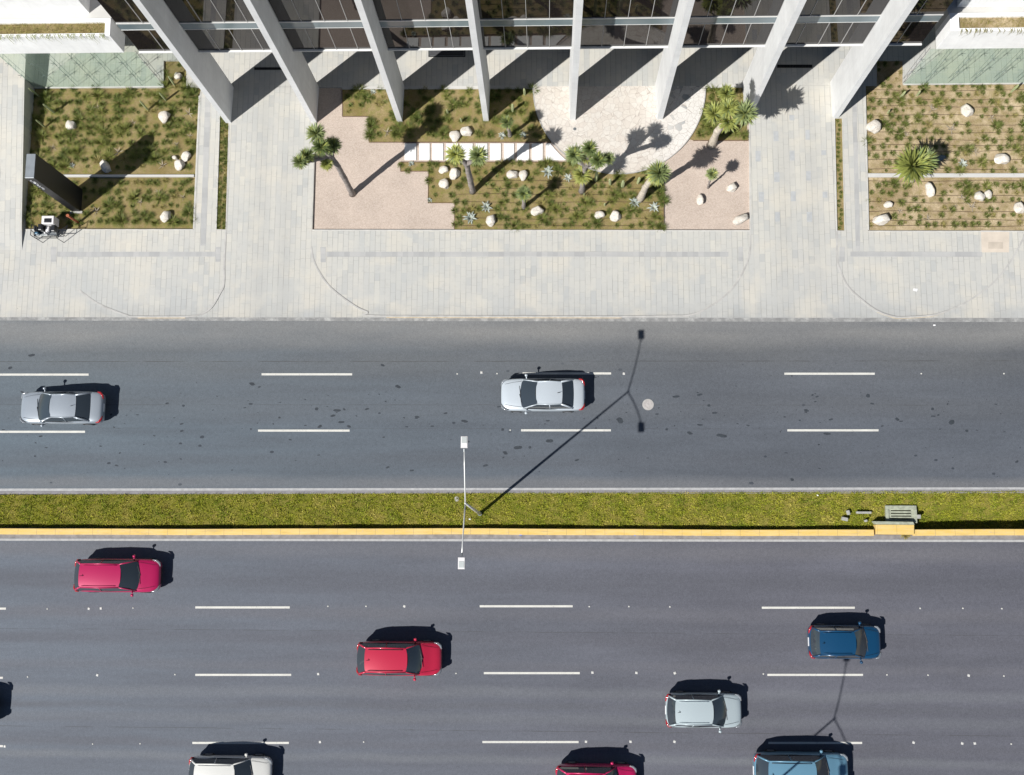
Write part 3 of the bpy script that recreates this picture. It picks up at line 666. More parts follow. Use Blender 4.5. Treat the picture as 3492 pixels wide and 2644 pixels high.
mb = MB(); ms = MB(); mm_ = MB(); msl = MB(); mt = MB()
for k in range(0, len(edges), 2):
    a, b_ = edges[k], edges[k + 1]
    for (z0, z1) in ((HB, zs0), (zs1, TOP)):
        n = 4 if k not in (0, len(edges) - 2) else 2
        for j in range(n):
            mb = MB(); x0 = a + (b_ - a) * j / n; x1 = a + (b_ - a) * (j + 1) / n
            mb.add([(x0 + .02, GY, z0 + .01), (x1 - .02, GY, z0 + .01), (x1 - .02, GY, z1 - .01), (x0 + .02, GY, z1 - .01)], [(0, 1, 2, 3)])
            if j % n == 0: grp = MB()
            grp.add(mb.v, mb.f)
        bpart('window', grp, WGLASS, raw=True)
    ms.box(a, b_, GY - .01, GY + .05, zs0, zs1)
    mt.box(a, b_, GY - .05, GY + .04, zs1, zs1 + .04); mt.box(a, b_, GY - .025, GY + .04, zs0 - .03, zs0)
    n = 4 if k not in (0, len(edges) - 2) else 2
    for j in range(1, n):
        x0 = a + (b_ - a) * j / n; mm_.box(x0 - .012, x0 + .012, GY - .03, GY + .02, HB, zs0 - .03); mm_.box(x0 - .012, x0 + .012, GY - .03, GY + .02, zs1 + .04, TOP)
    msl.box(a, b_, GY - .10, GY + .05, HB - .06, HB)
bpart('spandrel', ms, SPAN); bpart('mullion', mm_, plain('mullion_grey', (.42, .41, .40), .05, 2, .5)); bpart('sill', msl, plain('white_sill', (.72, .72, .70), .03, 2, .6)); bpart('transom', mt, STEEL)
mb = MB(); mb.box(XL + .02, XR - .02, GY + .06, GY + 14, HB - .1, TOP); bpart('core', mb, plain('dark_interior', (.03, .03, .032), .1, 1, .8))
mb = MB(); mb.box(XL, XL + .03, GY + .02, GY + 14, HB - .12, TOP); bpart('side_wall', mb, plain('side_cladding_lit', (.32, .31, .31), .12, 1, .5))  # left flank: sunlight put into the colour, paler than the right one
mb = MB(); mb.box(XR - .03, XR, GY + .02, GY + 14, HB - .12, TOP); bpart('side_wall', mb, plain('side_cladding_shaded', (.10, .13, .17), .1, 1, .2))  # right flank: its shade painted in as dark blue
mb = MB(); mb.box(XL - .2, XR + .2, GY - .1, GY + 14.2, TOP, TOP + .4); bpart('roof', mb, KERBL)
mb = MB(); mb.box(-23.2, 21.3, 31.2, 31.4, 0, HB - .14); bpart('lobby_glass', mb, LOBBY)
# door mat framed in black under the facade
m1, m2, m3 = MB(), MB(), MB(); a, b_, c, d = G([(1461, 150), (1587, 150), (1587, 195), (1461, 195)])
m1.sheet([a, b_, c, d], .005); i_ = .06
m2.sheet([(a[0] + i_, a[1] - i_), (b_[0] - i_, b_[1] - i_), (c[0] - i_, c[1] + i_), (d[0] + i_, d[1] + i_)], .009); i_ = .09
m3.sheet([(a[0] + i_, a[1] - i_), (b_[0] - i_, b_[1] - i_), (c[0] - i_, c[1] + i_), (d[0] + i_, d[1] + i_)], .013)
thing('door_mat', [('border', m1, BLACKM, {}), ('stripe', m2, STEELG, {}), ('mat', m3, plain('dark_mat', (.06, .06, .065), .1, 6, .9), {})], 'black framed door mat on the forecourt under the facade', 'door mat')

# wings left and right
def wing(side):
    if side < 0:
        Yw = g(400, 298)[1]; xa, xb = -60., g(424, 180, 4.42)[0]; gx0, gx1 = XE + .02, g(558, 299)[0]; z0, z1 = 4.42, 6.40
        xu = g(276, 16, 7.2)[0]; tr = Yw
    else:
        Yw = g(3300, 287)[1]; xa, xb = g(3193, 168, 4.43)[0], 60.; gx0, gx1 = g(3080, 286)[0], 60.; z0, z1 = 4.43, 6.48
        xu = g(3289, 25, 7.2)[0]
    r_ = empty('wing_building', (0, 0, 0))
    tag(r_, 'white stepped wing with planter and green glass wall ' + ('left of the office block' if side < 0 else 'right of the office block'), 'building', 'side wings of the office building')
    th = .14; pd = .62
    yi0 = Yw + th; yi1 = yi0 + pd
    m = MB()   # front parapet wall, planter floor, inner rim
    m.box(xa, xb, Yw, yi0, z0, z1)
    e0, e1 = (xb - .28, xb) if side < 0 else (xa, xa + .45)
    m.box(e0, e1, yi0, yi1 + .2, z0, z1)
    ra, rb = (xa, e0) if side < 0 else (e1, xb)
    m.box(ra, rb, yi1, yi1 + .2, z0, z1)
    m.build('parapet_wall', MARB, r_, bevel=.01)
    m = MB(); m.box(ra, rb, yi0, yi1, z0, z1 - .16); m.build('planter_soil', SOIL1 if side < 0 else SOIL3, r_)
    yu = yi1 + .2 + .42
    m = MB(); m.box(xa, xb, yi1 + .2, Yw + 12, z0, z1 - .25); m.build('terrace_floor', PAVE_WALK, r_)
    m = MB()
    ua, ub = (xa, xu) if side < 0 else (xu, xb)
    m.box(ua, ub, yu, yu + .25, z1 - .24, z1 + 1.35); ed = (ub - .25, ub) if side < 0 else (ua, ua + .25); m.box(ed[0], ed[1], yu + .25, Yw + 11.9, z1 - .24, z1 + 1.35)
    m.build('upper_wall', MARB, r_, bevel=.01)
    m = MB(); rr = (ua, ub - .25) if side < 0 else (ua + .25, ub); m.box(rr[0], rr[1], yu + .25, Yw + 11.9, z1 + .8, z1 + 1.1); m.build('roof', PAVE_WALK, r_)
    # side pier down to the ground at the far side of the block
    m = MB(); 
    px0, px1 = (xb - .3, xb) if side < 0 else (xa, xa + .3)
    m.box(px0, px1, Yw + 4, Yw + 11.8, 0.002, z0); m.build('pier', MARB, r_)
    # green glass wall with cables and spider fittings
    gz = 4.42
    n = 9 if side < 0 else 30; pitch = 1.27
    m = MB(); x = gx1 if side < 0 else gx0; sgn = -1 if side < 0 else 1
    xs = []
    while (x > gx0 if side < 0 else x < gx1): xs.append(x); x += sgn * pitch
    xs.append(gx0 if side < 0 else gx1)
    for k in range(len(xs) - 1):
        a, b2 = sorted((xs[k], xs[k + 1]))
        for zz0, zz1 in ((0, 1.5), (1.5, 3.0), (3.0, gz)):
            zb = max(zz0, 1.15) if (side < 0 and a < XE) else zz0
            m.add([(a + .008, Yw + .03, zb + .01), (b2 - .008, Yw + .03, zb + .01), (b2 - .008, Yw + .03, zz1 - .008), (a + .008, Yw + .03, zz1 - .008)], [(0, 1, 2, 3)])
    m.build('glass_wall', GGLASS, r_, raw=True)
    for k, xx in enumerate(xs):
        if abs(xx) > 36: continue
        m = MB(); m.tube([(xx, Yw + .10, 0), (xx, Yw + .10, gz)], .012, 6); m.tube([(xx, Yw + .34, 0), (xx, Yw + .34, gz)], .010, 6)
        for zz in (.75, 1.5, 2.25, 3.0, 3.7):
            m.tube([(xx, Yw + .04, zz), (xx, Yw + .34, zz)], .010, 5)
        for zz in (1.5, 3.0):
            for s1 in (-1, 1):
                for s2 in (-1, 1): m.tube([(xx, Yw + .10, zz), (xx + s1 * .13, Yw + .035, zz + s2 * .13)], .014, 5)
        m.build('spider_fitting', STEELG, r_)
    m = MB(); a, b2 = (gx0, gx1) if side < 0 else (gx0, 40); m.box(a, b2, Yw - .03, Yw + .06, -.05, .035); m.build('glass_channel', KERBL, r_)
    return r_, Yw, ra, rb, yi0, yi1, z1
WL = wing(-1); WR = wing(1)

# ------------------------------------------------------------------ street lamps
def lamp(base, dx, dy, label):
    """base: plan of the foot; dx,dy shift to other lamp"""
    bx, by = g(1636, 1752); r_ = empty('street_lamp', (bx + dx, by + dy, 0)); tag(r_, label, 'street lamp', 'double arm street lamps')
    J = g(1586.7, 1716.7, 11.45); jx, jy = J[0] - bx, J[1] - by
    N_ = g(1584, 1508, 12.4); S_ = g(1574.5, 1921.5, 12.4)
    nx_, ny_ = N_[0] - bx, N_[1] - by; sx_, sy_ = S_[0] - bx, S_[1] - by
    m = MB(); m.tube([(0, 0, -.1), (jx * .5, jy * .5, 5.7), (jx, jy, 11.5)], [.085, .065, .042], 12); m.build('pole', STEEL, r_, smooth=True)
    m = MB(); m.cyl(0, 0, -.2, .0, .12, 16); m.build('base_plate', STEELG, r_)
    for (ex, ey, lab) in ((nx_, ny_, 1), (sx_, sy_, -1)):
        t = .86
        m = MB(); P_ = [(jx, jy, 11.42), (jx + (ex - jx) * .3, jy + (ey - jy) * .3, 11.86), (jx + (ex - jx) * .6, jy + (ey - jy) * .6, 12.22), (jx + (ex - jx) * t, jy + (ey - jy) * t, 12.45)]
        m.tube(P_, [.035, .03, .028, .026], 8); m.build('arm', STEEL, r_, smooth=True)
        m = MB(); s = lab; y0, y1 = sorted((ey - .27 * s, ey + .25 * s))
        m.add([(ex - .155, y0, 12.46), (ex + .155, y0, 12.46), (ex + .155, y1, 12.46), (ex - .155, y1, 12.46), (ex - .14, y0 + .02, 12.56), (ex + .14, y0 + .02, 12.56), (ex + .14, y1 - .02, 12.56), (ex - .14, y1 - .02, 12.56)],
              [(3, 2, 1, 0), (4, 5, 6, 7), (0, 1, 5, 4), (1, 2, 6, 5), (2, 3, 7, 6), (3, 0, 4, 7)])
        hd = m.build('lamp_head', WHITEP, r_, bevel=.01)
        m = MB(); yy = sorted((ey + .06 * s - .12, ey + .06 * s + .14)); m.box(ex - .11, ex + .11, yy[0], yy[1], 12.56, 12.575); m.build('cover_panel', plain('grey_cover', (.45, .48, .47), .05, 3, .4), hd)
        m = MB(); m.tube([(ex, ey - .30 * s, 12.47), (ex, ey - .42 * s, 12.44)], .04, 8); m.build('bracket', STEELG, hd)
lamp(None, 0, 0, 'white double arm street lamp standing in the grass median')
b2 = g(2846 - 495 - 28, 2463 + 440); b1 = g(1636, 1752)
lamp(None, b2[0] - b1[0], b2[1] - b1[1], 'double arm street lamp at the near side of the lower road')

# ------------------------------------------------------------------ monolith sign, cart, post
def hexa(m, B, T, z0, z1):
    n = len(B); m.add([(x, y, z0) for x, y in B] + [(x, y, z1) for x, y in T], [tuple(range(n))[::-1], tuple(range(n, 2 * n))] + [(i, (i + 1) % n, n + (i + 1) % n, n + i) for i in range(n)])
r_ = empty('totem_sign'); HT = 5.6
x1, y0 = g(273.8, 720.7); x0 = g(250, 720.7)[0]; y1 = g(282.7, 644)[1]; x0 -= .1
tag(r_, 'tall black slab sign standing in the left bed with silver lettering near its top', 'sign')
m = MB(); m.box(x0, x1, y0, y1, -.2, HT); m.build('panel', BLACKP, r_, bevel=.02)
m = MB(); m.box(x0 + .015, x1 - .015, y0 + .015, y1 - .015, HT, HT + .03); m.build('top_cap', plain('grey_zinc_cap', (.33, .36, .38), .12, 2, .4, .4), r_, bevel=.01)
m = MB()
rr = random.Random(4)
for k in range(13):   # illegible vertical silver marks near the top
    z = HT - .35 - k * .115; w_ = rr.choice([.07, .11, .15]); xo = x0 + .10 + rr.random() * .08
    m.box(xo, xo + w_, y0 - .02, y0 - .001, z, z + rr.choice([.02, .035, .05]))
    if rr.random() < .6: m.box(xo, xo + .02, y0 - .022, y0 - .001, z - .05, z + .05)
m.build('lettering', LETTER, r_)
m = MB(); m.box(x0 - .1, x1 + .1, y0 - .1, y0 + .02, -.14, -.02); m.build('footing', KERBG, r_)
m = MB(); b_ = g(265, 758); t_ = g(231, 736, 1.25); m.tube([(b_[0], b_[1], -.1), (b_[0] * .5 + t_[0] * .5, b_[1] * .5 + t_[1] * .5, .6), (t_[0], t_[1], 1.25)], [.07, .065, .06], 10)
rp = empty('rusty_post'); tag(rp, 'short rust orange post in the left bed by the totem sign', 'post')
m.build('post', RUST, rp, smooth=True); m = MB(); m.cyl(t_[0], t_[1], 1.25, 1.29, .09, 12); m.build('cap', RUST, rp)
# utility cart with tubular frame
ct = empty('utility_cart', (*g(160, 790), 0)); tag(ct, 'black tubular framed cart with white box at the lower left bed corner', 'cart')
s = 1 / 60.5
def cpt(x, y, h=0.): a = g(x, y, h); o = g(160, 790); return (a[0] - o[0], a[1] - o[1], h)
FR = [(108, 765), (104, 802), (120, 812), (193, 812), (198, 790), (195, 775)]
for hh in (.35, .95):
    m = MB(); P_ = [cpt(x, y, hh) for x, y in FR]; m.tube(P_, .025, 6); m.build('guard_rail', BLACKM, ct)
m = MB()
for x, y in FR[:5]:
    m.tube([cpt(x, y, .95), cpt(x, y, .95)[:2] + (.02,)], .02, 6)
P_ = [cpt(198, 790, .9), cpt(225, 774, .9), cpt(230, 768, .9), cpt(224, 792, .9), cpt(194, 812, .9)]
m.tube(P_, .022, 6); m.tube([cpt(199, 792, .9), cpt(224, 792, .9)], .018, 6); m.tube([cpt(108, 765, .9), cpt(124, 775, .9)], .018, 6); m.tube([cpt(104, 785, .9), cpt(118, 795, .9)], .018, 6)
m.build('outrigger', BLACKM, ct)
m = MB(); a = cpt(142, 764, .9); b_ = cpt(185, 737, .9); m.box(a[0], b_[0], a[1], b_[1], .25, .95); m.build('white_box', WHITEP, ct, bevel=.02)
m = MB(); a = cpt(151, 760, .95); b_ = cpt(175, 746, .95); m.box(a[0], b_[0], a[1], b_[1], .95, 1.0); m.build('hatch', BLACKM, ct, bevel=.01)
m = MB(); a = cpt(118, 800, .5); b_ = cpt(190, 772, .5); m.box(a[0], b_[0], a[1], b_[1], .25, .34); m.build('platform', STEELG, ct, bevel=.01)
for x, y, w_, d_, h_, mt_, nm in ((128, 785, 12, 18, .75, BLACKM, 'machine'), (145, 780, 14, 22, .85, BLACKM, 'machine'), (188, 783, 14, 22, .8, BLACKM, 'machine'), (162, 782, 12, 20, .55, WHITEP, 'canister'), (157, 797, 6, 6, .7, WHITEP, 'canister'), (127, 796, 14, 8, .6, plain('blue_tank', (.03, .12, .2), .1, 3, .4), 'tank')):
    c = cpt(x, y, .5); m = MB(); m.box(c[0] - w_ * s / 2, c[0] + w_ * s / 2, c[1] - d_ * s / 2, c[1] + d_ * s / 2, .34, h_); m.build(nm, mt_, ct, bevel=.04)
for x, y in ((122, 800), (122, 778), (190, 800), (190, 776)):
    c = cpt(x, y, .1); m = MB(); m.tube([(c[0] - .05, c[1], .14), (c[0] + .05, c[1], .14)], .14, 16); m.build('wheel', BLACKM, ct)

# ------------------------------------------------------------------ plants
def blades_mesh(name, n, length, width, spread, seg=3, droop=.3, base_r=.02, zlo=.35, seed=0, ln_var=.3, updir=None, fold=0.):
    """tuft of tapering curved blades"""
    rr = np.random.RandomState(seed); v = []; f = []
    for i in range(n):
        az = rr.uniform(0, 2 * PI); el = rr.uniform(zlo, 1.0) if spread is None else PI / 2 - rr.uniform(0, spread)
        L = length * rr.uniform(1 - ln_var, 1); w = width * rr.uniform(.7, 1.2)
        d = np.array([math.cos(az) * math.cos(el), math.sin(az) * math.cos(el), math.sin(el)])
        side = np.array([-math.sin(az), math.cos(az), 0]); p = np.array([math.cos(az), math.sin(az), 0]) * base_r * rr.uniform(.2, 1)
        nrm = np.cross(side, d)
        k0 = len(v)
        for s_ in range(seg):
            t = s_ / seg; ww = w * (1 - t) ** .7 * (.6 + .4 * min(1, t * 4))
            v += [p - side * ww / 2, p + side * ww / 2]
            if fold: v[-2] = v[-2] + nrm * ww * fold * -1; v[-1] = v[-1] + nrm * ww * fold * -1
            d = d + np.array([0, 0, -droop / seg]); d /= np.linalg.norm(d); p = p + d * L / seg
        v.append(p)
        for s_ in range(seg - 1): a = k0 + 2 * s_; f.append((a, a + 1, a + 3, a + 2))
        a = k0 + 2 * (seg - 1); f.append((a, a + 1, a + 2))
    return v, f
def rosette_mesh(name, seed, n=210, L=.57, low=-.8, m=None):
    rr = np.random.RandomState(seed); v = []; f = []; mi = []
    for i in range(n):
        z = low + (1 - low) * ((i + .5) / n) ** .9; az = i * 2.399963 + rr.normal() * .12
        z = min(.99, max(-.95, z + rr.normal() * .05)); el = math.asin(z)
        d = np.array([math.cos(az) * math.cos(el), math.sin(az) * math.cos(el), z]); side = np.array([-math.sin(az), math.cos(az), 0])
        nrm = np.cross(d, side)
        ln = L * rr.uniform(.72, 1.12) * (1 if z > -.2 else .85); w = .034 * rr.uniform(.8, 1.15)
        p = d * .05; k0 = len(v)
        for t, ww in ((0, .6), (.25, 1.), (.6, .8)):
            c = p + d * ln * t + np.array([0, 0, -.015 * t * t * ln])
            v += [c - side * w * ww - nrm * w * .25 * ww, c + side * w * ww - nrm * w * .25 * ww]
        v.append(p + d * ln + np.array([0, 0, -.02 * ln]))
        f += [(k0, k0 + 1, k0 + 3, k0 + 2), (k0 + 2, k0 + 3, k0 + 5, k0 + 4), (k0 + 4, k0 + 5, k0 + 6)]
        mi += [2 if z < -.45 else (1 if rr.rand() < .13 else 0)] * 3
    me = mesh(name, v, f)
    return me, mi
ROS = []
for s_, (mA, mBb) in enumerate(((YUC, YUCY), (YUC, YUCY), (YUCY, YUC))):
    me, mi = rosette_mesh('crown', s_ + 3)
    for q_ in (mA, mBb, YUCD): me.materials.append(q_)
    me.polygons.foreach_set('material_index', mi); ROS.append(me)
def yucca(base, heads, label, trunk_r=.14, bark=None, joints=None, zb=-.1):
    """heads: (px,py,h,radius_px,variant); joints: trunk path as (px,py,h)"""
    bx, by = g(*base); r_ = empty('yucca_tree', (bx, by, 0)); tag(r_, label, 'yucca tree', 'yucca trees of the planting beds')
    m = MB(); rr = random.Random(int(base[0]))
    loc = lambda x, y, h: (g(x, y, h)[0] - bx, g(x, y, h)[1] - by, h)
    def limb(P_, ra, rb):
        pts = []; rs = []
        n = 7 * (len(P_) - 1)
        for i in range(len(P_) - 1):
            a, b_ = Vector(P_[i]), Vector(P_[i + 1]); k = 7
            for j in range(k + (1 if i == len(P_) - 2 else 0)):
                t = j / k; pts.append(a.lerp(b_, t) + Vector((rr.uniform(-.012, .012), rr.uniform(-.012, .012), 0)))
                u = (i * k + j) / n; rs.append((ra + (rb - ra) * u) * rr.uniform(.9, 1.12) * (1.35 if i == 0 and j == 0 else 1))
        m.tube(pts, rs, 10)
    J = [loc(*q_) for q_ in (joints or [])]
    main = [(0, 0, zb)] + J
    if J: limb(main, trunk_r, trunk_r * .8)
    for (x, y, h, rp, var) in heads:
        H_ = loc(x, y, h); s_ = min(J, key=lambda q_: (Vector(q_) - Vector(H_)).length) if J else (0, 0, zb)
        mid = (Vector(s_) * .45 + Vector(H_) * .55) + Vector((0, 0, -.12 * (h > 1.5)))
        limb([s_, tuple(mid), (H_[0], H_[1], H_[2] - .05)], trunk_r * (.8 if J else 1), trunk_r * .62)
    m.build('trunk', bark or BARK, r_, smooth=True)
    for (x, y, h, rp, var) in heads:
        H_ = loc(x, y, h); o = link('crown', ROS[var], None, r_); o.location = H_
        R_ = rp / (62. * (CAMH / (CAMH - h)) * .96); k = R_ / .50; o.scale = (k, k, k * .95)
        o.rotation_euler = (rr.uniform(-.3, .3), rr.uniform(-.3, .3), rr.uniform(0, 6))
    return r_
yucca((1200, 660), [(1079, 457, 7.2, 34, 0), (1095, 502, 7.0, 31, 0), (1134, 497, 6.3, 31, 0), (1048, 532, 6.4, 27, 0), (1024, 553, 6.6, 27, 0), (1114, 560, 5.2, 23, 2)],
      'tallest yucca with six leaf heads leaning out over the left driveway edge', .17, None, [(1175, 608, 2.3), (1152, 568, 4.2), (1127, 530, 5.4)])
yucca((1612, 652), [(1553, 527, 5.6, 34, 2), (1631, 531, 5.5, 33, 0)], 'yucca with two separate heads over the white stepping slabs', .17, BARK, [(1600, 600, 2.2), (1592, 560, 4.1)])
yucca((1985, 650), [(1959, 527, 5.2, 32, 0), (2010, 507, 5.6, 28, 0), (2040, 547, 5.3, 30, 0), (2075, 540, 5.0, 22, 0), (1985, 598, 2.9, 32, 2), (1995, 535, 4.4, 25, 2)],
      'clustered many headed yucca at the lower left rim of the flagstone terrace', .16, None, [(1988, 615, 1.7), (1997, 565, 3.6)])
yucca((2184, 676), [(2247, 590, 4.5, 38, 0), (2240, 597, 4.1, 34, 2)], 'single headed yucca with leaning pale trunk below the terrace', .19, BARKL, [(2200, 640, 1.9), (2222, 610, 3.4)])
yucca((2428, 492), [(2436, 388, 4.9, 36, 2), (2484, 372, 5.3, 34, 2), (2476, 320, 5.2, 30, 2), (2540, 388, 5.1, 42, 0), (2484, 415, 4.6, 36, 2)],
      'broad yellowish yucca with five heads beside the seventh fin', .2, BARKL, [(2445, 450, 2.4), (2470, 415, 3.8)])
yucca((2415, 638), [(2428, 594, 2.0, 21, 0)], 'smallest young yucca standing alone in the pink gravel', .06, None, [(2420, 620, 1.0)])
yucca((1786, 706), [(1786, 660, 2.3, 25, 0)], 'short single headed yucca near the bottom middle of the central bed', .12, None, [(1786, 685, 1.0)])
yucca((1739, 460), [(1729, 419, 2.2, 24, 0)], 'short yucca in the upper bed between the fourth and fifth fins', .11, None, [(1735, 442, 1.0)])
yucca((3112, 612), [(3112, 566, 2.1, 60, 2), (3145, 552, 1.9, 46, 0)], 'large low bushy yucca in the right tan bed', .16, BARKL, [(3112, 592, 1.0)])
yucca((2478, 345), [(2480, 312, 1.4, 20, 2)], 'small yucca shrub behind the broad yellowish yucca', .08)

# agaves
def agave_mesh(seed, n, L, w, m, droop=.35, up=.5):
    rr = np.random.RandomState(seed); v = []; f = []
    for i in range(n):
        t0 = (i + .5) / n; az = i * 2.399963 + rr.normal() * .15; el = .18 + t0 * up * 1.9 * rr.uniform(.8, 1.1)
        ln = L * (1 - .35 * t0) * rr.uniform(.8, 1.1)
        d = np.array([math.cos(az) * math.cos(el), math.sin(az) * math.cos(el), math.sin(el)]); side = np.array([-math.sin(az), math.cos(az), 0]); nrm = np.cross(d, side)
        p = np.array([math.cos(az), math.sin(az), 0]) * .03; k0 = len(v)
        for t, ww in ((0, .55), (.3, 1.), (.62, .8), (.85, .4)):
            c = p + d * ln * t + np.array([0, 0, droop * .25 * math.sin(t * 3) * L - droop * t * t * L * .5]); a = w * ww
            v += [c - side * a / 2 + nrm * -a * .0 + np.array([0, 0, a * .18]), c + np.array([0, 0, -a * .12]), c + side * a / 2 + np.array([0, 0, a * .18])]
        v.append(p + d * ln + np.array([0, 0, -droop * L * .45]))
        for s_ in range(3):
            a = k0 + 3 * s_; f += [(a, a + 1, a + 4, a + 3), (a + 1, a + 2, a + 5, a + 4)]
        a = k0 + 9; f += [(a, a + 1, a + 12 - 9), (a + 1, a + 2, a + 12 - 9)]
    me = mesh('agave', v, f); me.materials.append(m); return me
AG = {'b': [agave_mesh(s_, 16, .42, .095, AGB) for s_ in (1, 2, 3)], 'g': [agave_mesh(s_ + 9, 24, .30, .04, AGG, .15, .7) for s_ in (1, 2)], 'd': [agave_mesh(s_ + 20, 9, .45, .05, AGD, .1, .8) for s_ in (1, 2, 3)]}
agl = [
 (1603, 743, 27, 'b', 'largest blue grey agave at the bottom left of the central bed'), (1659, 705, 24, 'b', 'spiky pale agave just above the boulder at the bottom of the central bed'),
 (1319, 451, 20, 'd', 'grey dry looking agave in the upper bed left of the stepping slabs'), (1403, 558, 13, 'b', 'small blue agave in the narrow strip left of the two headed yucca'),
 (1464, 682, 12, 'b', 'small whitish agave at the step corner of the lower central bed'), (1271, 312, 13, 'b', 'pale agave at the forecourt edge of the upper bed'),
 (1195, 358, 13, 'g', 'green agave at the far left of the upper bed'), (1312, 347, 12, 'g', 'green agave left of the third fin'),
 (1867, 586, 25, 'b', 'large blue agave right of the paired boulders below the slabs'), (1936, 606, 18, 'b', 'blue agave immediately left of the clustered yucca'),
 (2164, 690, 23, 'b', 'blue agave at the foot of the leaning pale trunk'), (2230, 708, 23, 'b', 'blue agave near the right edge of the central bed'),
 (1712, 462, 16, 'b', 'blue agave left of the short yucca in the upper bed'), (1784, 459, 15, 'b', 'blue agave right of the short yucca in the upper bed'),
 (1923, 695, 10, 'g', 'tiny green agave, left one of the lower pair in mid bed'), (1976, 700, 12, 'g', 'bright green agave, right one of the lower pair in mid bed'), (1956, 667, 10, 'g', 'dull green agave below the clustered yucca'),
 (1658, 628, 12, 'g', 'green agave right of the two headed yucca trunk, upper one'), (1697, 648, 14, 'g', 'green agave right of the two headed yucca trunk, lower one'), (1694, 600, 10, 'g', 'green agave left of the paired boulders'),
 (3179, 373, 20, 'd', 'grey agave high in the right bed left of the upper boulder'), (3090, 462, 15, 'd', 'grey agave right of the large boulder in the right bed'),
 (3245, 441, 21, 'd', 'tall pale agave above the big yucca shadow in the right bed'), (3326, 518, 17, 'd', 'pale agave right of the yucca shadow in the right bed'),
 (3283, 558, 20, 'b', 'blue grey agave right of the dark stone in the right bed'), (3382, 401, 16, 'd', 'pale agave at the upper right of the right bed'),
 (3017, 556, 11, 'g', 'green agave left of the bushy yucca in the right bed'), (3281, 675, 16, 'd', 'thin pale agave below the dividing path in the right bed'),
 (3316, 705, 19, 'd', 'pale agave left of the two touching boulders lower right'), (3162, 746, 18, 'd', 'pale agave near the bottom of the right bed'),
 (3068, 721, 13, 'd', 'small dry agave above the lowest left boulder of the right bed'), (3259, 703, 9, 'd', 'tiny dry agave between two pale agaves lower right'),
 (642, 386, 20, 'd', 'pale agave near the upper right corner of the left bed'), (451, 416, 15, 'd', 'thin dry agave in the middle top of the left bed'), (178, 502, 15, 'd', 'thin dry agave at the left side of the left bed'),
 (401, 517, 22, 'd', 'flat stick like agave above the sign shadow'), (243, 563, 13, 'b', 'small pale agave right of the totem sign'), (553, 563, 19, 'd', 'brown spiky agave left of the boulder cluster'),
 (330, 365, 14, 'd', 'small grey agave near the top of the left bed'), (325, 720, 21, 'd', 'pale branching agave near the bottom of the left bed'), (477, 690, 16, 'd', 'pale agave under the dividing strip of the left bed'),
 (538, 654, 15, 'd', 'thin pale agave right below the dividing strip'), (599, 492, 14, 'd', 'small dry agave left of the tactile path, upper part'), (622, 672, 14, 'd', 'dry agave at the lower right of the left bed'), (645, 462, 12, 'd', 'small agave at the right edge of the left bed')]
for i, (x, y, r0, k, lb) in enumerate(agl):
    me = AG[k][i % len(AG[k])]; o = link('agave', me); zb = -.075 if 1100 < x < 2300 else (-.08 if x > 2900 else -.13)
    o.location = (*g(x, y), zb); s_ = r0 / 59. / (.40 if k != 'g' else .28); o.scale = (s_, s_, s_ * 1.1); o.rotation_euler = (random.uniform(-.12, .12), random.uniform(-.12, .12), random.uniform(0, 6))
    tag(o, lb, 'agave', 'agaves in the planting beds')
# columnar cacti
cl = [(129, 325, 1.25, .05, 'tall thin cactus in the shade at the top left of the left bed'), (183, 383, 1.3, .06, 'thin cactus right of the shaded wall, upper one'), (150, 431, 1.1, .05, 'thin cactus right of the shaded wall, lower one'),
      (563, 340, 1.05, .055, 'thin cactus below the green glass, right one of the pair'), (502, 373, 1.2, .055, 'thin cactus below the green glass, left one of the pair'), (594, 289, 1.1, .055, 'thin cactus in the narrow bed beside the glass wall'),
      (2032, 616, 1.7, .09, 'stout column cactus touching the clustered yucca'), (2081, 629, .95, .08, 'column cactus below the terrace, left of three'), (2123, 636, 1.05, .09, 'column cactus below the terrace, middle of three'), (2175, 624, .9, .075, 'column cactus below the terrace, right of three'),
      (1789, 322, .8, .06, 'column cactus near the terrace at the top of the upper bed'), (1748, 378, 1.0, .07, 'column cactus left of the terrace in the upper bed'), (1527, 386, .6, .05, 'short cactus beside the yucca shadow in the upper bed'), (1574, 415, .6, .05, 'short cactus above the paired boulders in the upper bed'),
      (1992, 665, .35, .03, 'tiny cactus stub below the clustered yucca'), (2062, 700, .4, .05, 'pale short cactus above the two lower boulders'), (3071, 331, .8, .06, 'thin cactus at the top of the right bed, left one'), (3128, 325, .7, .06, 'thin cactus at the top of the right bed, right one'), (3450, 312, 1.0, .06, 'thin cactus below the right glass wall'), (3028, 385, .45, .05, 'short cactus at the left side of the right bed')]
for x, y, h, r0, lb in cl:
    m = MB(); n = 10
    pts = [(0, 0, -.1), (0, 0, h * .3), (.01, 0, h * .7), (.01, .01, h * .93), (.01, .01, h)]
    rs = [r0 * .8, r0, r0, r0 * .75, r0 * .25]
    m.tube(pts, rs, 12)
    me_v = []
    for i, q_ in enumerate(m.v):
        k = i % 12; cx_, cy_ = pts[i // 12][0], pts[i // 12][1]; s_ = 1.12 if k % 2 else .85
        me_v.append((cx_ + (q_[0] - cx_) * s_, cy_ + (q_[1] - cy_) * s_, q_[2]))
    m.v = me_v; o = m.build('column_cactus', CACT); o.location = (*g(x, y), -.08); o.rotation_euler = (random.uniform(-.05, .05), random.uniform(-.05, .05), random.uniform(0, 3))
    tag(o, lb, 'cactus', 'column cacti in the beds')

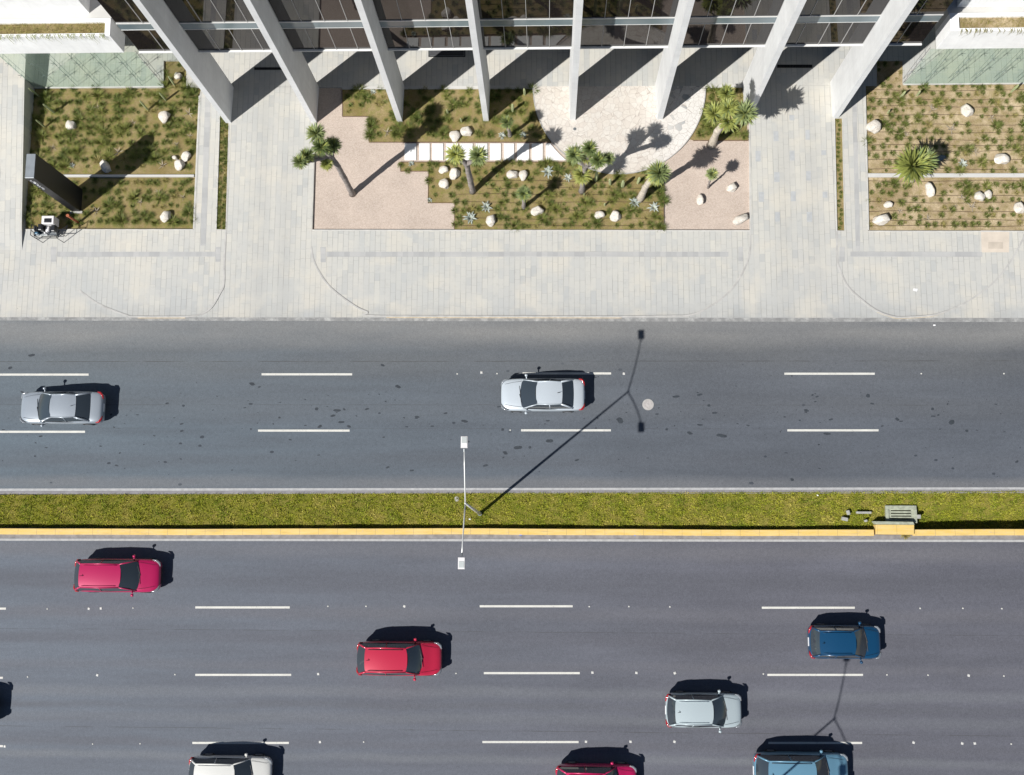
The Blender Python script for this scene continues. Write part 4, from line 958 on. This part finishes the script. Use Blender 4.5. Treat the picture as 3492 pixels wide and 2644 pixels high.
# boulders
def rock_mesh(seed):
    rr = random.Random(seed); bm = bmesh.new(); bmesh.ops.create_icosphere(bm, subdivisions=4, radius=1)
    from mathutils import noise as nz
    off = Vector((seed * 3.1, seed * 1.7, 0))
    pl = [(Vector((rr.gauss(0, 1), rr.gauss(0, 1), rr.gauss(0, .7))).normalized(), rr.uniform(.62, .92)) for _ in range(13)]
    for v_ in bm.verts:
        p = v_.co.copy(); 
        for n_, d_ in pl:
            k = p.dot(n_) - d_
            if k > 0: p -= n_ * k * .95
        p *= 1 + .10 * nz.noise(v_.co * 1.3 + off) + .04 * nz.noise(v_.co * 4 + off)
        v_.co = p
    me = bpy.data.meshes.new('boulder'); bm.to_mesh(me); bm.free(); me.polygons.foreach_set('use_smooth', [True] * len(me.polygons)); return me
RK = [rock_mesh(s_) for s_ in range(1, 8)]
for me in RK: me.materials.append(BOULD)
rk = [(240, 425, 17, 21, 0, 'pale boulder alone in the upper left part of the left bed'), (560, 395, 21, 23, .2, 'pale boulder in the upper right part of the left bed'), (358, 566, 16, 28, -.5, 'pear shaped boulder touched by the sign shadow'),
      (632, 532, 20, 16, .7, 'upper boulder of the cluster at the right of the left bed'), (612, 561, 20, 19, 0, 'lower boulder of the cluster at the right of the left bed'), (594, 537, 13, 8, -.5, 'small flat boulder left in the cluster of the left bed'),
      (563, 736, 20, 22, .3, 'pale boulder in the bottom right of the left bed'), (606, 257, 13, 16, 0, 'boulder in the narrow bed beside the glass wall'),
      (1551, 461, 20, 21, .2, 'boulder above the stepping slabs, left of the pair'), (1591, 447, 22, 19, 0, 'boulder above the stepping slabs, right of the pair'),
      (1512, 578, 18, 14, 0, 'yellowish boulder left of the two headed yucca, topmost of three'), (1551, 592, 20, 21, .4, 'boulder nearest the trunk of the two headed yucca'), (1514, 627, 22, 20, -.5, 'lowest boulder of the three left of the two headed yucca'),
      (1674, 750, 18, 22, 0, 'boulder at the lower left of the central bed beside the pale agave'), (1748, 594, 20, 18, 0, 'boulder below the slabs, left of a touching pair'), (1785, 595, 16, 20, .2, 'boulder below the slabs, right of a touching pair'),
      (1833, 718, 23, 18, .35, 'boulder lower right of the short yucca'), (2045, 732, 19, 14, 0, 'smaller of the two boulders at the bottom right of the central bed'), (2101, 737, 21, 19, -.5, 'larger of the two boulders at the bottom right of the central bed'),
      (2389, 682, 14, 22, 0, 'oval boulder in the middle of the pink gravel'), (2497, 638, 20, 16, .3, 'faceted boulder at the upper right of the pink gravel'), (2528, 746, 29, 18, .45, 'long tilted boulder at the bottom right corner of the pink gravel'),
      (2980, 429, 27, 24, .3, 'largest boulder at the left edge of the right bed'), (3300, 376, 19, 26, -.45, 'tall oval boulder at the top of the right bed'), (3417, 542, 27, 20, -.25, 'wide boulder at the right above the dividing path'),
      (3174, 644, 17, 26, -.2, 'oval boulder just below the bushy yucca of the right bed'), (3032, 698, 18, 13, 0, 'small pinkish boulder at the left of the right bed'), (3009, 747, 32, 19, .1, 'long boulder at the bottom left corner of the right bed'),
      (3344, 669, 18, 19, .5, 'left boulder of the touching pair in the lower right bed'), (3371, 660, 13, 17, -.2, 'right boulder of the touching pair in the lower right bed'), (3479, 708, 18, 23, -.1, 'boulder cut by the right edge of the picture'),
      (1833 - 552, 0, 0, 0, 0, '')]
for i, (x, y, rx, ry, a, lb) in enumerate(rk):
    if not lb: continue
    h = (rx + ry) / 2 / 60. * .78; o = link('boulder', RK[i % 7]); xx, yy = g(x, y, h * .4)
    o.location = (xx, yy, h * .35 - .08); o.scale = (rx / 57., ry / 57., h); o.rotation_euler = (random.uniform(-.1, .1), random.uniform(-.1, .1), -a if rx < ry else a)
    tag(o, lb, 'boulder', 'pale boulders in the beds')
me = rock_mesh(31); me.materials.append(BOULD_SHADE); o = link('boulder', me); o.location = (*g(3208, 541), .05); o.scale = (.27, .17, .2); o.rotation_euler = (0, 0, .5)
tag(o, 'speckled stone beside the bushy yucca with its shadow coloured in', 'boulder', 'pale boulders in the beds')

# irrigation hoses
def hose(x0, x1, y, bedz, lb, grp):
    m = MB(); rr = random.Random(int(y * 7)); n = max(6, int((x1 - x0) / 35)); P_ = []
    for k in range(n + 1):
        px = x0 + (x1 - x0) * k / n; P_.append((*g(px, y + 2.2 * math.sin(px / 80. + y) + rr.uniform(-.7, .7)), bedz + .02))
    m.tube(P_, .011, 5); o = m.build('irrigation_hose', HOSE); tag(o, lb, 'hose', grp)
for i, (x0, x1, y) in enumerate(((1640, 2260, 617), (1660, 2264, 640), (1560, 2264, 662), (1552, 2264, 689), (1552, 2262, 717), (1552, 2264, 745), (1555, 2262, 768))):
    hose(x0, x1, y, -.075, f'{ordn[i]} thin dark brown irrigation hose from the top in the lower central bed', 'irrigation hoses in the central bed')
for i, (x0, x1, y) in enumerate(((2955, 3700, 307), (2955, 3700, 338), (2955, 3700, 362), (2955, 3700, 392), (2957, 3700, 424), (2957, 3700, 451), (2957, 3700, 475), (2958, 3700, 494), (2958, 3700, 514), (2958, 3700, 545), (2958, 3700, 575), (2960, 3700, 616), (3080, 3700, 667), (2960, 3700, 690), (2960, 3700, 720), (2962, 3700, 749), (2962, 3700, 770))):
    hose(x0, x1, y, -.08, f'{(ordn + ["twelfth", "thirteenth", "fourteenth", "fifteenth", "sixteenth", "seventeenth"])[i]} thin brown irrigation hose below the right glass wall', 'irrigation hoses in the right bed')

# grass tufts
TM = []
for s_ in range(6):
    v, f = blades_mesh('t', 150, .27, .016, 1.45, 3, .8, .09, seed=s_)
    me = mesh('grass_tuft', v, f); me.materials.append(TUFT if s_ % 3 else TUFT); TM.append(me)
for s_ in range(2):
    v, f = blades_mesh('t', 110, .23, .014, 1.5, 3, .8, .08, seed=s_ + 40)
    me = mesh('grass_tuft', v, f); me.materials.append(TUFTY); TM.append(me)
rng = random.Random(11); spots = []
solid = [(x, y, max(rx, ry)) for x, y, rx, ry, a, lb in rk if lb] + [(x, y, r0 * .8) for x, y, r0, k, lb in agl] + [(1612, 650, 30), (1985, 640, 22), (2184, 672, 14), (160, 790, 45), (270, 690, 20)]
def fill(poly, dx, dy, zb, sz, lab, drop=.12, avoid_y=None, grid=True, dry=.1):
    xs = [p[0] for p in poly]; ys = [p[1] for p in poly]; y = min(ys) + dy * .35; r_ = 0
    while y < max(ys) - 3:
        x = min(xs) + 9 + (dx / 2 if r_ % 2 else 0)
        while x < min(max(xs), 3560):
            px, py = x + rng.uniform(-.28, .28) * dx, y + rng.uniform(-.22, .22) * dy
            if rng.random() > drop and inpoly((px, py), poly) and not any(math.hypot(px - a, py - b_) < c + 5 for a, b_, c in solid) and not (avoid_y and avoid_y[0] < py < avoid_y[1]):
                spots.append((px, py, zb, sz * rng.choice([.5, .65, .8, .9, 1, 1, 1.1, 1.25, 1.7]), lab, rng.random() < dry))
            x += dx
        y += dy; r_ += 1
fill(G1, 27, 27, -.13, 1.12, ('green grass tuft on the brown soil of the left bed', 'grass tufts of the left bed'), .10, (588, 608))
fill(G2A, 28, 25, -.075, 1.05, ('green grass tuft in the upper central bed behind the slabs', 'grass tufts of the upper central bed'), .25)
fill(G2B, 29, 26, -.075, .98, ('green grass tuft in the lower central bed between the hoses', 'grass tufts of the lower central bed'), .12)
fill(G2C, 26, 25, -.075, 1.1, ('green grass tuft under the broad yellowish yucca', 'grass tufts under the broad yucca'), .1)
fill(G3, 31, 26, -.08, .9, ('green grass tuft on the tan soil of the right bed', 'grass tufts of the right bed'), .12, (585, 612), dry=.3)
for k in range(34):
    for j in (0, 1): y = 404 + k * 11.2; t = (y - 395) / 388; spots.append((757 - 12 * t + j * 16 + rng.uniform(-3, 3), y + rng.uniform(-4, 4), -.06, .68, ('grass tuft in the narrow planter strip by the left driveway', 'grass tufts of the left planter strip'), rng.random() < .3))
for k in range(25): y = 412 + k * 15.2; t = (y - 404) / 383; spots.append((2858 + 8 * t + rng.uniform(-4, 5), y, -.06, .5, ('grass tuft in the narrow planter strip by the right driveway', 'grass tufts of the right planter strip'), False))
spots = [s_ for s_ in spots if -10 < s_[0] < 3510]
spots.sort(key=lambda s_: -s_[3] - (.15 if 700 < s_[0] < 900 or 1300 < s_[0] < 2300 else 0))
GBASE = [(np.array([tuple(v_.co) for v_ in me.vertices]), [tuple(p.vertices) for p in me.polygons]) for me in TM]
rest = {0: ([], [], [0]), 1: ([], [], [0])}
for i, (px, py, zb, s_, lab, dr) in enumerate(spots):
    me_i = rng.choice([6, 7]) if dr else rng.randrange(6); rz = rng.uniform(0, 6.28)
    if i < 300:
        o = link('grass_tuft', TM[me_i]); o.location = (*g(px, py), zb); o.scale = (s_, s_, s_ * rng.uniform(.8, 1.15)); o.rotation_euler = (0, 0, rz)
        tag(o, lab[0], 'grass tuft', lab[1])
    else:
        V_, F_ = GBASE[me_i]; c, n_ = math.cos(rz), math.sin(rz); A = V_ @ np.array([[c, n_, 0], [-n_, c, 0], [0, 0, 1]]) * s_ + np.array([*g(px, py), zb])
        R_ = rest[int(dr)]; k0 = R_[2][0]; R_[0].append(A); R_[1].extend([tuple(q_ + k0 for q_ in ff) for ff in F_]); R_[2][0] += len(V_)
for k, R_ in rest.items():
    if R_[0]:
        me = mesh('grass_tufts', np.vstack(R_[0]), R_[1]); me.materials.append(TUFTY if k else TUFT)
        tag(link('grass_tufts', me), ('dry yellow' if k else 'smaller green') + ' grass tufts scattered through the planting beds', 'grass', kind='stuff')
# fast numpy blade scatter
def scatter(name, pts, L, w_, mat, label, cat='grass', lean=.9, seed=1):
    rr = np.random.RandomState(seed); n = len(pts); P_ = np.array(pts)
    az = rr.uniform(0, 2 * PI, n); ln = L * rr.uniform(.5, 1.2, n); tilt = rr.uniform(.2, lean, n); ww = w_ * rr.uniform(.6, 1.3, n); a2 = rr.uniform(0, 2 * PI, n)
    side = np.stack([np.cos(a2), np.sin(a2), 0 * az], 1) * ww[:, None] * .5
    tip = P_ + np.stack([np.cos(az) * np.sin(tilt), np.sin(az) * np.sin(tilt), np.cos(tilt)], 1) * ln[:, None]
    V_ = np.empty((n * 3, 3)); V_[0::3] = P_ - side; V_[1::3] = P_ + side; V_[2::3] = tip
    me = bpy.data.meshes.new(name); me.vertices.add(n * 3); me.vertices.foreach_set('co', V_.ravel())
    me.loops.add(n * 3); me.loops.foreach_set('vertex_index', np.arange(n * 3)); me.polygons.add(n)
    me.polygons.foreach_set('loop_start', np.arange(0, n * 3, 3)); me.polygons.foreach_set('loop_total', np.full(n, 3)); me.update(calc_edges=True)
    me.materials.append(mat); return tag(link(name, me), label, cat, kind='stuff')
rr = np.random.RandomState(5)
pts = []
i_ = rr.uniform(62, 160, 90000); j_ = rr.uniform(.15, 8.9, 90000)
ii = i_.astype(int); jj = np.minimum(j_.astype(int), ny - 1); fi = (i_ - ii)[:, None]; fj = (j_ - jj)[:, None]
PP = (MEDV[ii, jj] * (1 - fi) + MEDV[ii + 1, jj] * fi) * (1 - fj) + (MEDV[ii, jj + 1] * (1 - fi) + MEDV[ii + 1, jj + 1] * fi) * fj
dr = g(3031, 1740); dr2 = g(3118, 1784)
keep = ~((PP[:, 0] > dr[0] - .25) & (PP[:, 0] < dr2[0] + .25) & (PP[:, 1] < dr[1] + .3) & (PP[:, 1] > dr2[1] - .6))
PP[:, 2] += .05 * np.sin(PP[:, 0] * 5 + 3 * np.sin(PP[:, 1] * 4)) * np.sin(PP[:, 1] * 7 + PP[:, 0])
scatter('grass', PP[keep], .15, .034, GRASSM, 'yellow green grass covering the road median', lean=1.3)
# fringe of grass over the northern kerb
pts = []
for k in range(2600):
    px = rr.uniform(-60, 3560); pts.append((*g(px, line_y(1686, 1675, px) + rr.uniform(-1.5, 3)), -.02))
scatter('grass', pts, .10, .016, GRASSM, 'grass fringe leaning over the northern kerb of the median', lean=1.1, seed=3)
# ground cover fuzz in beds
pts = []
for poly, n, zb in ((G1, 38000, -.13), (G2A, 8000, -.075), (G2B, 20000, -.075), (G2C, 2500, -.075)):
    xs = [p[0] for p in poly]; ys = [p[1] for p in poly]; c = 0
    while c < n:
        p = (rr.uniform(min(xs), max(xs)), rr.uniform(min(ys), max(ys))); c += 1
        if inpoly(p, poly) and math.sin(p[0] / 23.) + math.sin(p[1] / 17. + p[0] / 60.) + rr.uniform(-1.5, 1.5) > .1: pts.append((*g(*p), zb))
scatter('ground_cover', pts, .07, .012, GREENF, 'low yellow green ground cover on the bed soil', 'ground cover', 1.3, 8)
pts = []
for c in range(22000):
    p = (rr.uniform(2950, 3560), rr.uniform(292, 786))
    if math.sin(p[0] / 31.) + math.sin(p[1] / 14. + p[0] / 50.) + rr.uniform(-1.2, 1.2) > .4: pts.append((*g(*p), -.08))
scatter('ground_cover', pts, .06, .014, plain('straw_cover', (.30, .26, .09), .3, 4, .9), 'straw coloured ground cover on the tan soil', 'ground cover', 1.35, 9)
# planter greenery on the wings, drooping over the white front
for (r_, Yw, ra, rb, yi0, yi1, z1), nm, sd, dens in ((WL, 'left', 1, 1.), (WR, 'right', 2, .7)):
    xa, xb = max(ra, -33), min(rb, 29.5); n = int(1500 * dens)
    pts = np.stack([rr.uniform(xa, xb, n), rr.uniform(yi0 + .03, yi1 - .03, n), np.full(n, z1 - .15)], 1)
    scatter('planter_grass', pts, .28, .02, TUFTY, f'dry grass growing in the terrace planter of the {nm} wing', 'grass', 1.2, sd + 20)
    # trailing stems
    v = []; f = []
    for k in range(int(120 * dens)):
        x = rr.uniform(xa, xb); z = z1 + .02; y = Yw + .1; k0 = len(v); d = rr.uniform(-.5, .5); L = rr.uniform(.2, 1.0) * (1.4 if (x < -29 or rr.rand() < .15) else .8)
        n = 5; yy = [y, Yw - .05, Yw - .10, Yw - .08, Yw - .06, Yw - .05]
        for s_ in range(n + 1):
            t = s_ / n; zz = z + .05 * math.sin(min(1, t * 2.5) * PI) - L * max(0, t - .2); xx = x + d * t * .5 + .03 * math.sin(t * 9 + k)
            v += [(xx - .012 * (1.2 - t), yy[s_], zz), (xx + .012 * (1.2 - t), yy[s_], zz)]
        for s_ in range(n): a = k0 + 2 * s_; f.append((a, a + 1, a + 3, a + 2))
    me = mesh('trailing_plants', v, f); me.materials.append(AGG if sd == 1 else TUFTY)
    tag(link('trailing_plants', me), f'thin stems trailing over the white front of the {nm} wing', 'plants', kind='stuff')
# weed on the yellow kerb
v, f = blades_mesh('w', 160, .30, .02, 1.5, 3, .9, .12, seed=77); me = mesh('weed', v, f); me.materials.append(TUFTY); o = link('weed', me); o.location = (*g(3088, 1824), -.03)
tag(o, 'dry bushy weed growing at the foot of the yellow kerb by the drain', 'weed')
for x, y, s_, lb in ((1352, 458, 1.7, 'dense green shrub in the upper bed beside the grey agave'), (2470, 345, 1.5, 'green shrub near the top of the bed by the seventh fin'), (2254, 775, 1.6, 'large tuft at the lower right corner of the central bed'), (85, 740, 1.6, 'large tuft by the cart at the lower left corner'), (650, 302, 1.7, 'bright green shrub at the top right corner of the left bed'), (3408, 300, 1.2, 'bright green shrub below the right glass wall, right one'), (3352, 296, 1.0, 'bright green shrub below the right glass wall, left one'), (2110, 600, 1.7, 'green shrub touching the lower rim of the terrace')):
    o = link('shrub', TM[2]); o.location = (*g(x, y), -.08); o.scale = (s_,) * 3; tag(o, lb, 'shrub')

# ------------------------------------------------------------------ cars
TYRE = plain('tyre_rubber', (.02, .02, .02), .1, 5, .85); RIM = plain('alloy_rim', (.5, .5, .52), .05, 5, .3, .8)
CGL = NB('car_glass').done((.035, .045, .055), .05, spec=.8); TRIM = plain('black_trim', (.015, .015, .016), .1, 5, .5)  # car glass: blue grey base tint stands in for reflected sky
HL = NB('headlight_glass').done((.38, .40, .42), .08, metal=.5); TL = NB('tail_light_glass').done((.35, .015, .02), .1, spec=.8); PLATE = plain('number_plate', (.75, .75, .75), .03, 5, .5)
def paint(name, c, metal=.35):
    b = NB(name); f = b.noise(b.obj(), 400, 2)
    cc = b.mix(b.map(f, .35, .65), tuple(v_ * .92 for v_ in c), tuple(min(1, v_ * 1.06) for v_ in c))
    return b.done(cc, .32, metal, .5, coat=.7)
def grid_mesh(rows, closed=False):
    v = [p for r_ in rows for p in r_]; n = len(rows[0]); f = []
    for i in range(len(rows) - 1):
        for k in range(n - 1 + (1 if closed else 0)): f.append((i * n + k, i * n + (k + 1) % n, (i + 1) * n + (k + 1) % n, (i + 1) * n + k))
    return v, f
def car(px0, px1, pyc, heading, m, kind, label, Wd=1.80, lb=None):
    """px0,px1: image columns of the two ends at bonnet height; heading +1 drives to the right"""
    a, b_ = g(px0, pyc, .7), g(px1, pyc, .7); L = b_[0] - a[0]; cx_, cy_ = (a[0] + b_[0]) / 2, (a[1] + b_[1]) / 2
    r_ = empty('car', (cx_, cy_, -.05), 0 if heading < 0 else PI); tag(r_, label, 'car', 'cars driving on the two carriageways')
    h = L / 2; w = Wd / 2
    K = {'sedan': dict(cowl=-.24, wt=-.06, rt=.22, rb=.36, roof=1.44, trunk=.98, tail=.93, hood=.92), 'hatch': dict(cowl=-.25, wt=-.08, rt=.38, rb=.47, roof=1.50, trunk=1.0, tail=.98, hood=.95),
         'suv': dict(cowl=-.24, wt=-.10, rt=.37, rb=.475, roof=1.72, trunk=1.12, tail=1.1, hood=1.08), 'pickup': dict(cowl=-.26, wt=-.14, rt=.09, rb=.13, roof=1.76, trunk=1.12, tail=1.1, hood=1.08)}[kind]
    # body: rings from nose (-h) to tail (+h)
    st = [(-1., .52, .42, .58), (-.985, .70, .32, .66), (-.95, .84, .26, .73), (-.86, .95, .22, .80), (-.70, 1., .2, .86), (K['cowl'] * 2, 1., .2, K['hood']), (0, 1., .2, K['hood'] + .02), (.4, 1., .2, K['trunk'] - .02), (.72, .99, .2, K['trunk']), (.88, .96, .22, K['tail']), (.955, .88, .28, K['tail'] - .04), (.985, .76, .34, K['tail'] - .1), (1., .60, .44, K['tail'] - .2)]
    rows = []
    for x, k, zl, zt in st:
        W_ = w * k; crown = .035
        ring = [(-W_ * .85, zl), (-W_ * .97, zl + .07), (-W_, (zl + zt) * .5), (-W_ * .975, zt - .10), (-W_ * .91, zt - .02), (-W_ * .6, zt + crown * .6), (0, zt + crown), (W_ * .6, zt + crown * .6), (W_ * .91, zt - .02), (W_ * .975, zt - .10), (W_, (zl + zt) * .5), (W_ * .97, zl + .07), (W_ * .85, zl)]
        rows.append([(x * h, y_, z_2) for y_, z_2 in ring])
    v, f = grid_mesh(rows, True); n = 13; f += [tuple(range(n))[::-1], tuple(range(len(v) - n, len(v)))]
    mb = MB(); mb.add(v, f); mb.build('body', m, r_, smooth=True, subsurf=2)
    zb = K['hood'] - .03; zr = K['roof']; wb = w * .88; wr_ = w * .66
    XC, XW, XT, XB = K['cowl'] * L, K['wt'] * L, K['rt'] * L, K['rb'] * L
    zbb = K['trunk'] - .03
    def panel(name, rows_, mt, par=r_, sub=2, sol=.015):
        v, f = grid_mesh(rows_); q_ = MB(); q_.add(v, f); o = q_.build(name, mt, par, smooth=True, subsurf=sub)
        return o
    N = 7; T = [-1 + 2 * k / (N - 1) for k in range(N)]
    bow = lambda t, d: d * (1 - t * t)
    # windscreen, rear window (curved in plan)
    panel('windscreen', [[(XC - bow(t, .16) + (XW + .03 - XC) * s_, t * (wb + (wr_ - wb) * s_) * .985, zb + .02 + (zr - .04 - zb) * (s_ ** .92)) for t in T] for s_ in (0, .25, .5, .75, 1)], CGL)
    panel('rear_window', [[(XB + bow(t, .08) + (XT - .03 - XB) * s_, t * (wb * .96 + (wr_ - wb * .96) * s_) * .97, zbb + .02 + (zr - .06 - zbb) * (s_ ** .9)) for t in T] for s_ in (0, .33, .66, 1)], CGL)
    roofx = [XW - .02 + (XT + .04 - XW) * k / 5 for k in range(6)]
    prof = [-.025, .0, .012, .012, -.005, -.04]
    panel('roof', [[(x - (bow(t, .07) if k == 0 else 0) + (bow(t, .04) if k == 5 else 0), t * (wr_ + .035), zr + prof[k] + .03 * (1 - t * t) - .02) for t in T] for k, x in enumerate(roofx)], m)
    for sd in (-1, 1):
        xs0 = [XC + .06 + (XB - .06 - XC) * k / 6 for k in range(7)]; xs1 = [XW + .02 + (XT - XW) * k / 6 for k in range(7)]
        panel('side_window', [[((xs0[k] * (1 - s_) + xs1[k] * s_), sd * (wb + .02 + (wr_ + .02 - wb) * s_), zb + (zr - .05 - zb) * s_) for k in range(7)] for s_ in (0, .5, 1)], CGL)
        q_ = MB()
        q_.tube([(XC + .02, sd * wb * .99, zb + .0), ((XC + XW) / 2, sd * (wb + wr_) / 2 * 1.01, (zb + zr) / 2 + .03), (XW + .03, sd * (wr_ + .01), zr - .03)], .032, 8)
        q_.tube([(XB - .02, sd * wb * .97, zbb + .0), ((XB + XT) / 2, sd * (wb + wr_) / 2, (zbb + zr) / 2 + .02), (XT - .02, sd * (wr_ + .01), zr - .05)], .05, 8)
        q_.tube([(XW + .0, sd * (wr_ + .02), zr - .035), ((XW + XT) / 2, sd * (wr_ + .035), zr - .01), (XT, sd * (wr_ + .02), zr - .05)], .030, 8)
        xm = (XW + XT) / 2; q_.tube([(xm + .05, sd * (wb + .025), zb), (xm, sd * (wr_ + .03), zr - .04)], .03, 6)
        q_.build('pillar', m, r_, smooth=True)
        q_ = MB(); q_.tube([(XC + .02, sd * (wb + .0), zb - .0), ((XC + XB) / 2, sd * (wb + .035), zb + .01), (XB, sd * (wb + .0), zb)], .018, 6); q_.build('belt_trim', TRIM, r_)
        q_ = MB(); q_.tube([(XC + .22, sd * (w * .9), zb + .02), (XC + .20, sd * (w + .10), zb + .06)], [.03, .04], 6); q_.tube([(XC + .13, sd * (w + .13), zb + .07), (XC + .17, sd * (w + .13), zb + .08), (XC + .27, sd * (w + .12), zb + .07)], [.05, .085, .06], 8); q_.build('wing_mirror', m, r_, smooth=True)
        # lights
        q_ = MB(); P_ = [(-h * .99, sd * w * .56, .655), (-h * .965, sd * w * .76, .70), (-h * .90, sd * w * .895, .765), (-h * .82, sd * w * .935, .80)]
        q_.tube(P_, [.04, .065, .06, .02], 8); q_.build('headlight', HL, r_, smooth=True)
        q_ = MB(); zt = K['tail']; P_ = [(h * .992, sd * w * .52, zt - .17), (h * .975, sd * w * .74, zt - .12), (h * .93, sd * w * .90, zt - .08), (h * .86, sd * w * .945, zt - .07)]
        q_.tube(P_, [.04, .065, .06, .02], 8); q_.build('tail_light', TL, r_, smooth=True)
        for xx in (-h * .63, h * .60):
            q_ = MB(); q_.tube([(xx, sd * (w - .22), .31), (xx, sd * (w - .20), .31), (xx, sd * (w + .0), .31), (xx, sd * (w + .012), .31)], [.28, .32, .32, .28], 24); wh = q_.build('wheel', TYRE, r_, smooth=False)
            q_ = MB(); q_.tube([(xx, sd * (w + .013), .31), (xx, sd * (w + .018), .31)], .2, 20); q_.build('rim', RIM, wh)
    q_ = MB(); q_.box(-h * 1.0 - .015, -h + .05, -.45, .45, .42, .56); q_.build('grille', TRIM, r_, bevel=.02)
    q_ = MB(); q_.box(h - .06, h + .018, -.22, .22, .62, .76); q_.build('number_plate', PLATE, r_)
    q_ = MB(); q_.tube([(XC - .17, 0, zb + .045), (XC - .02, -.52, zb + .075)], .012, 5); q_.tube([(XC - .17, .45, zb + .04), (XC - .11, -.10, zb + .075)], .012, 5); q_.build('wiper', TRIM, r_)
    # panel gaps: bonnet and boot shut lines as thin dark beads
    q_ = MB(); zz = K['hood']
    for sd in (-1, 1): q_.tube([(-h * .9, sd * w * .62, .815), (-h * .70, sd * w * .72, .885), (XC - .04, sd * w * .78, zz + .012)], .006, 4)
    q_.build('bonnet_seam', TRIM, r_)
    if kind in ('suv', 'hatch'):
        for sd in (-1, 1):
            q_ = MB(); q_.tube([(XW + .15, sd * wr_ * .9, zr - .0), (XW + .25, sd * wr_ * .9, zr + .035), (XT - .25, sd * wr_ * .9, zr + .03), (XT - .12, sd * wr_ * .9, zr - .02)], .014, 6); q_.build('roof_rail', TRIM if kind == 'suv' else m, r_)
    q_ = MB(); q_.tube([(XT - .2, 0, zr), (XT - .05, 0, zr + .12)], [.02, .008], 6); q_.build('antenna', TRIM, r_)
    if kind == 'pickup':
        q_ = MB(); q_.box(XB + .12, h * .95, -w * .78, w * .78, .7, K['trunk'] + .055); q_.build('bed_liner', TRIM, r_)
        for sd in (-1, 1): q_ = MB(); q_.box(XB + .1, h * .96, sd * w * .86 - .07, sd * w * .86 + .07, .9, K['trunk'] + .10); q_.build('bed_rail', m, r_, bevel=.03)
    return r_
car(68, 352, 1390, -1, paint('silver_paint', (.36, .40, .44)), 'sedan', 'silver grey saloon at the left end of the upper road')
car(1708, 1994, 1346, -1, paint('white_silver_paint', (.50, .55, .59), .15), 'sedan', 'whitish silver saloon beside the lamp shadow on the upper road')
car(256, 545, 1963, 1, paint('crimson_paint', (.42, .010, .085), .1), 'hatch', 'crimson hatchback directly below the median at left')
car(1219, 1506, 2246, 1, paint('red_paint', (.48, .018, .055), .1), 'suv', 'bright red car in the second lane of the lower road', 1.78)
car(2758, 3005, 2190, 1, paint('blue_paint', (.006, .055, .13), .1), 'hatch', 'deep blue hatchback at the right of the lower road', 1.74)
car(2270, 2530, 2423, 1, paint('pale_silver_paint', (.44, .51, .53), .15), 'hatch', 'pale silver hatchback in the third lane of the lower road', 1.76)
car(2570, 2895, 2630, 1, paint('sky_blue_paint', (.13, .27, .37), .15), 'suv', 'light blue car cut by the bottom edge at lower right', 1.85)
car(645, 925, 2640, 1, paint('cream_white_paint', (.62, .615, .58), .0), 'hatch', 'cream white car cut by the bottom edge at lower left')
car(1895, 2172, 2668, 1, paint('wine_red_paint', (.50, .012, .10), .1), 'suv', 'wine red car cut by the bottom edge near the middle', 1.78)
car(-290, -14, 2417, 1, paint('dark_teal_paint', (.02, .07, .09), .1), 'hatch', 'dark teal car mostly outside the left edge of the lower road')
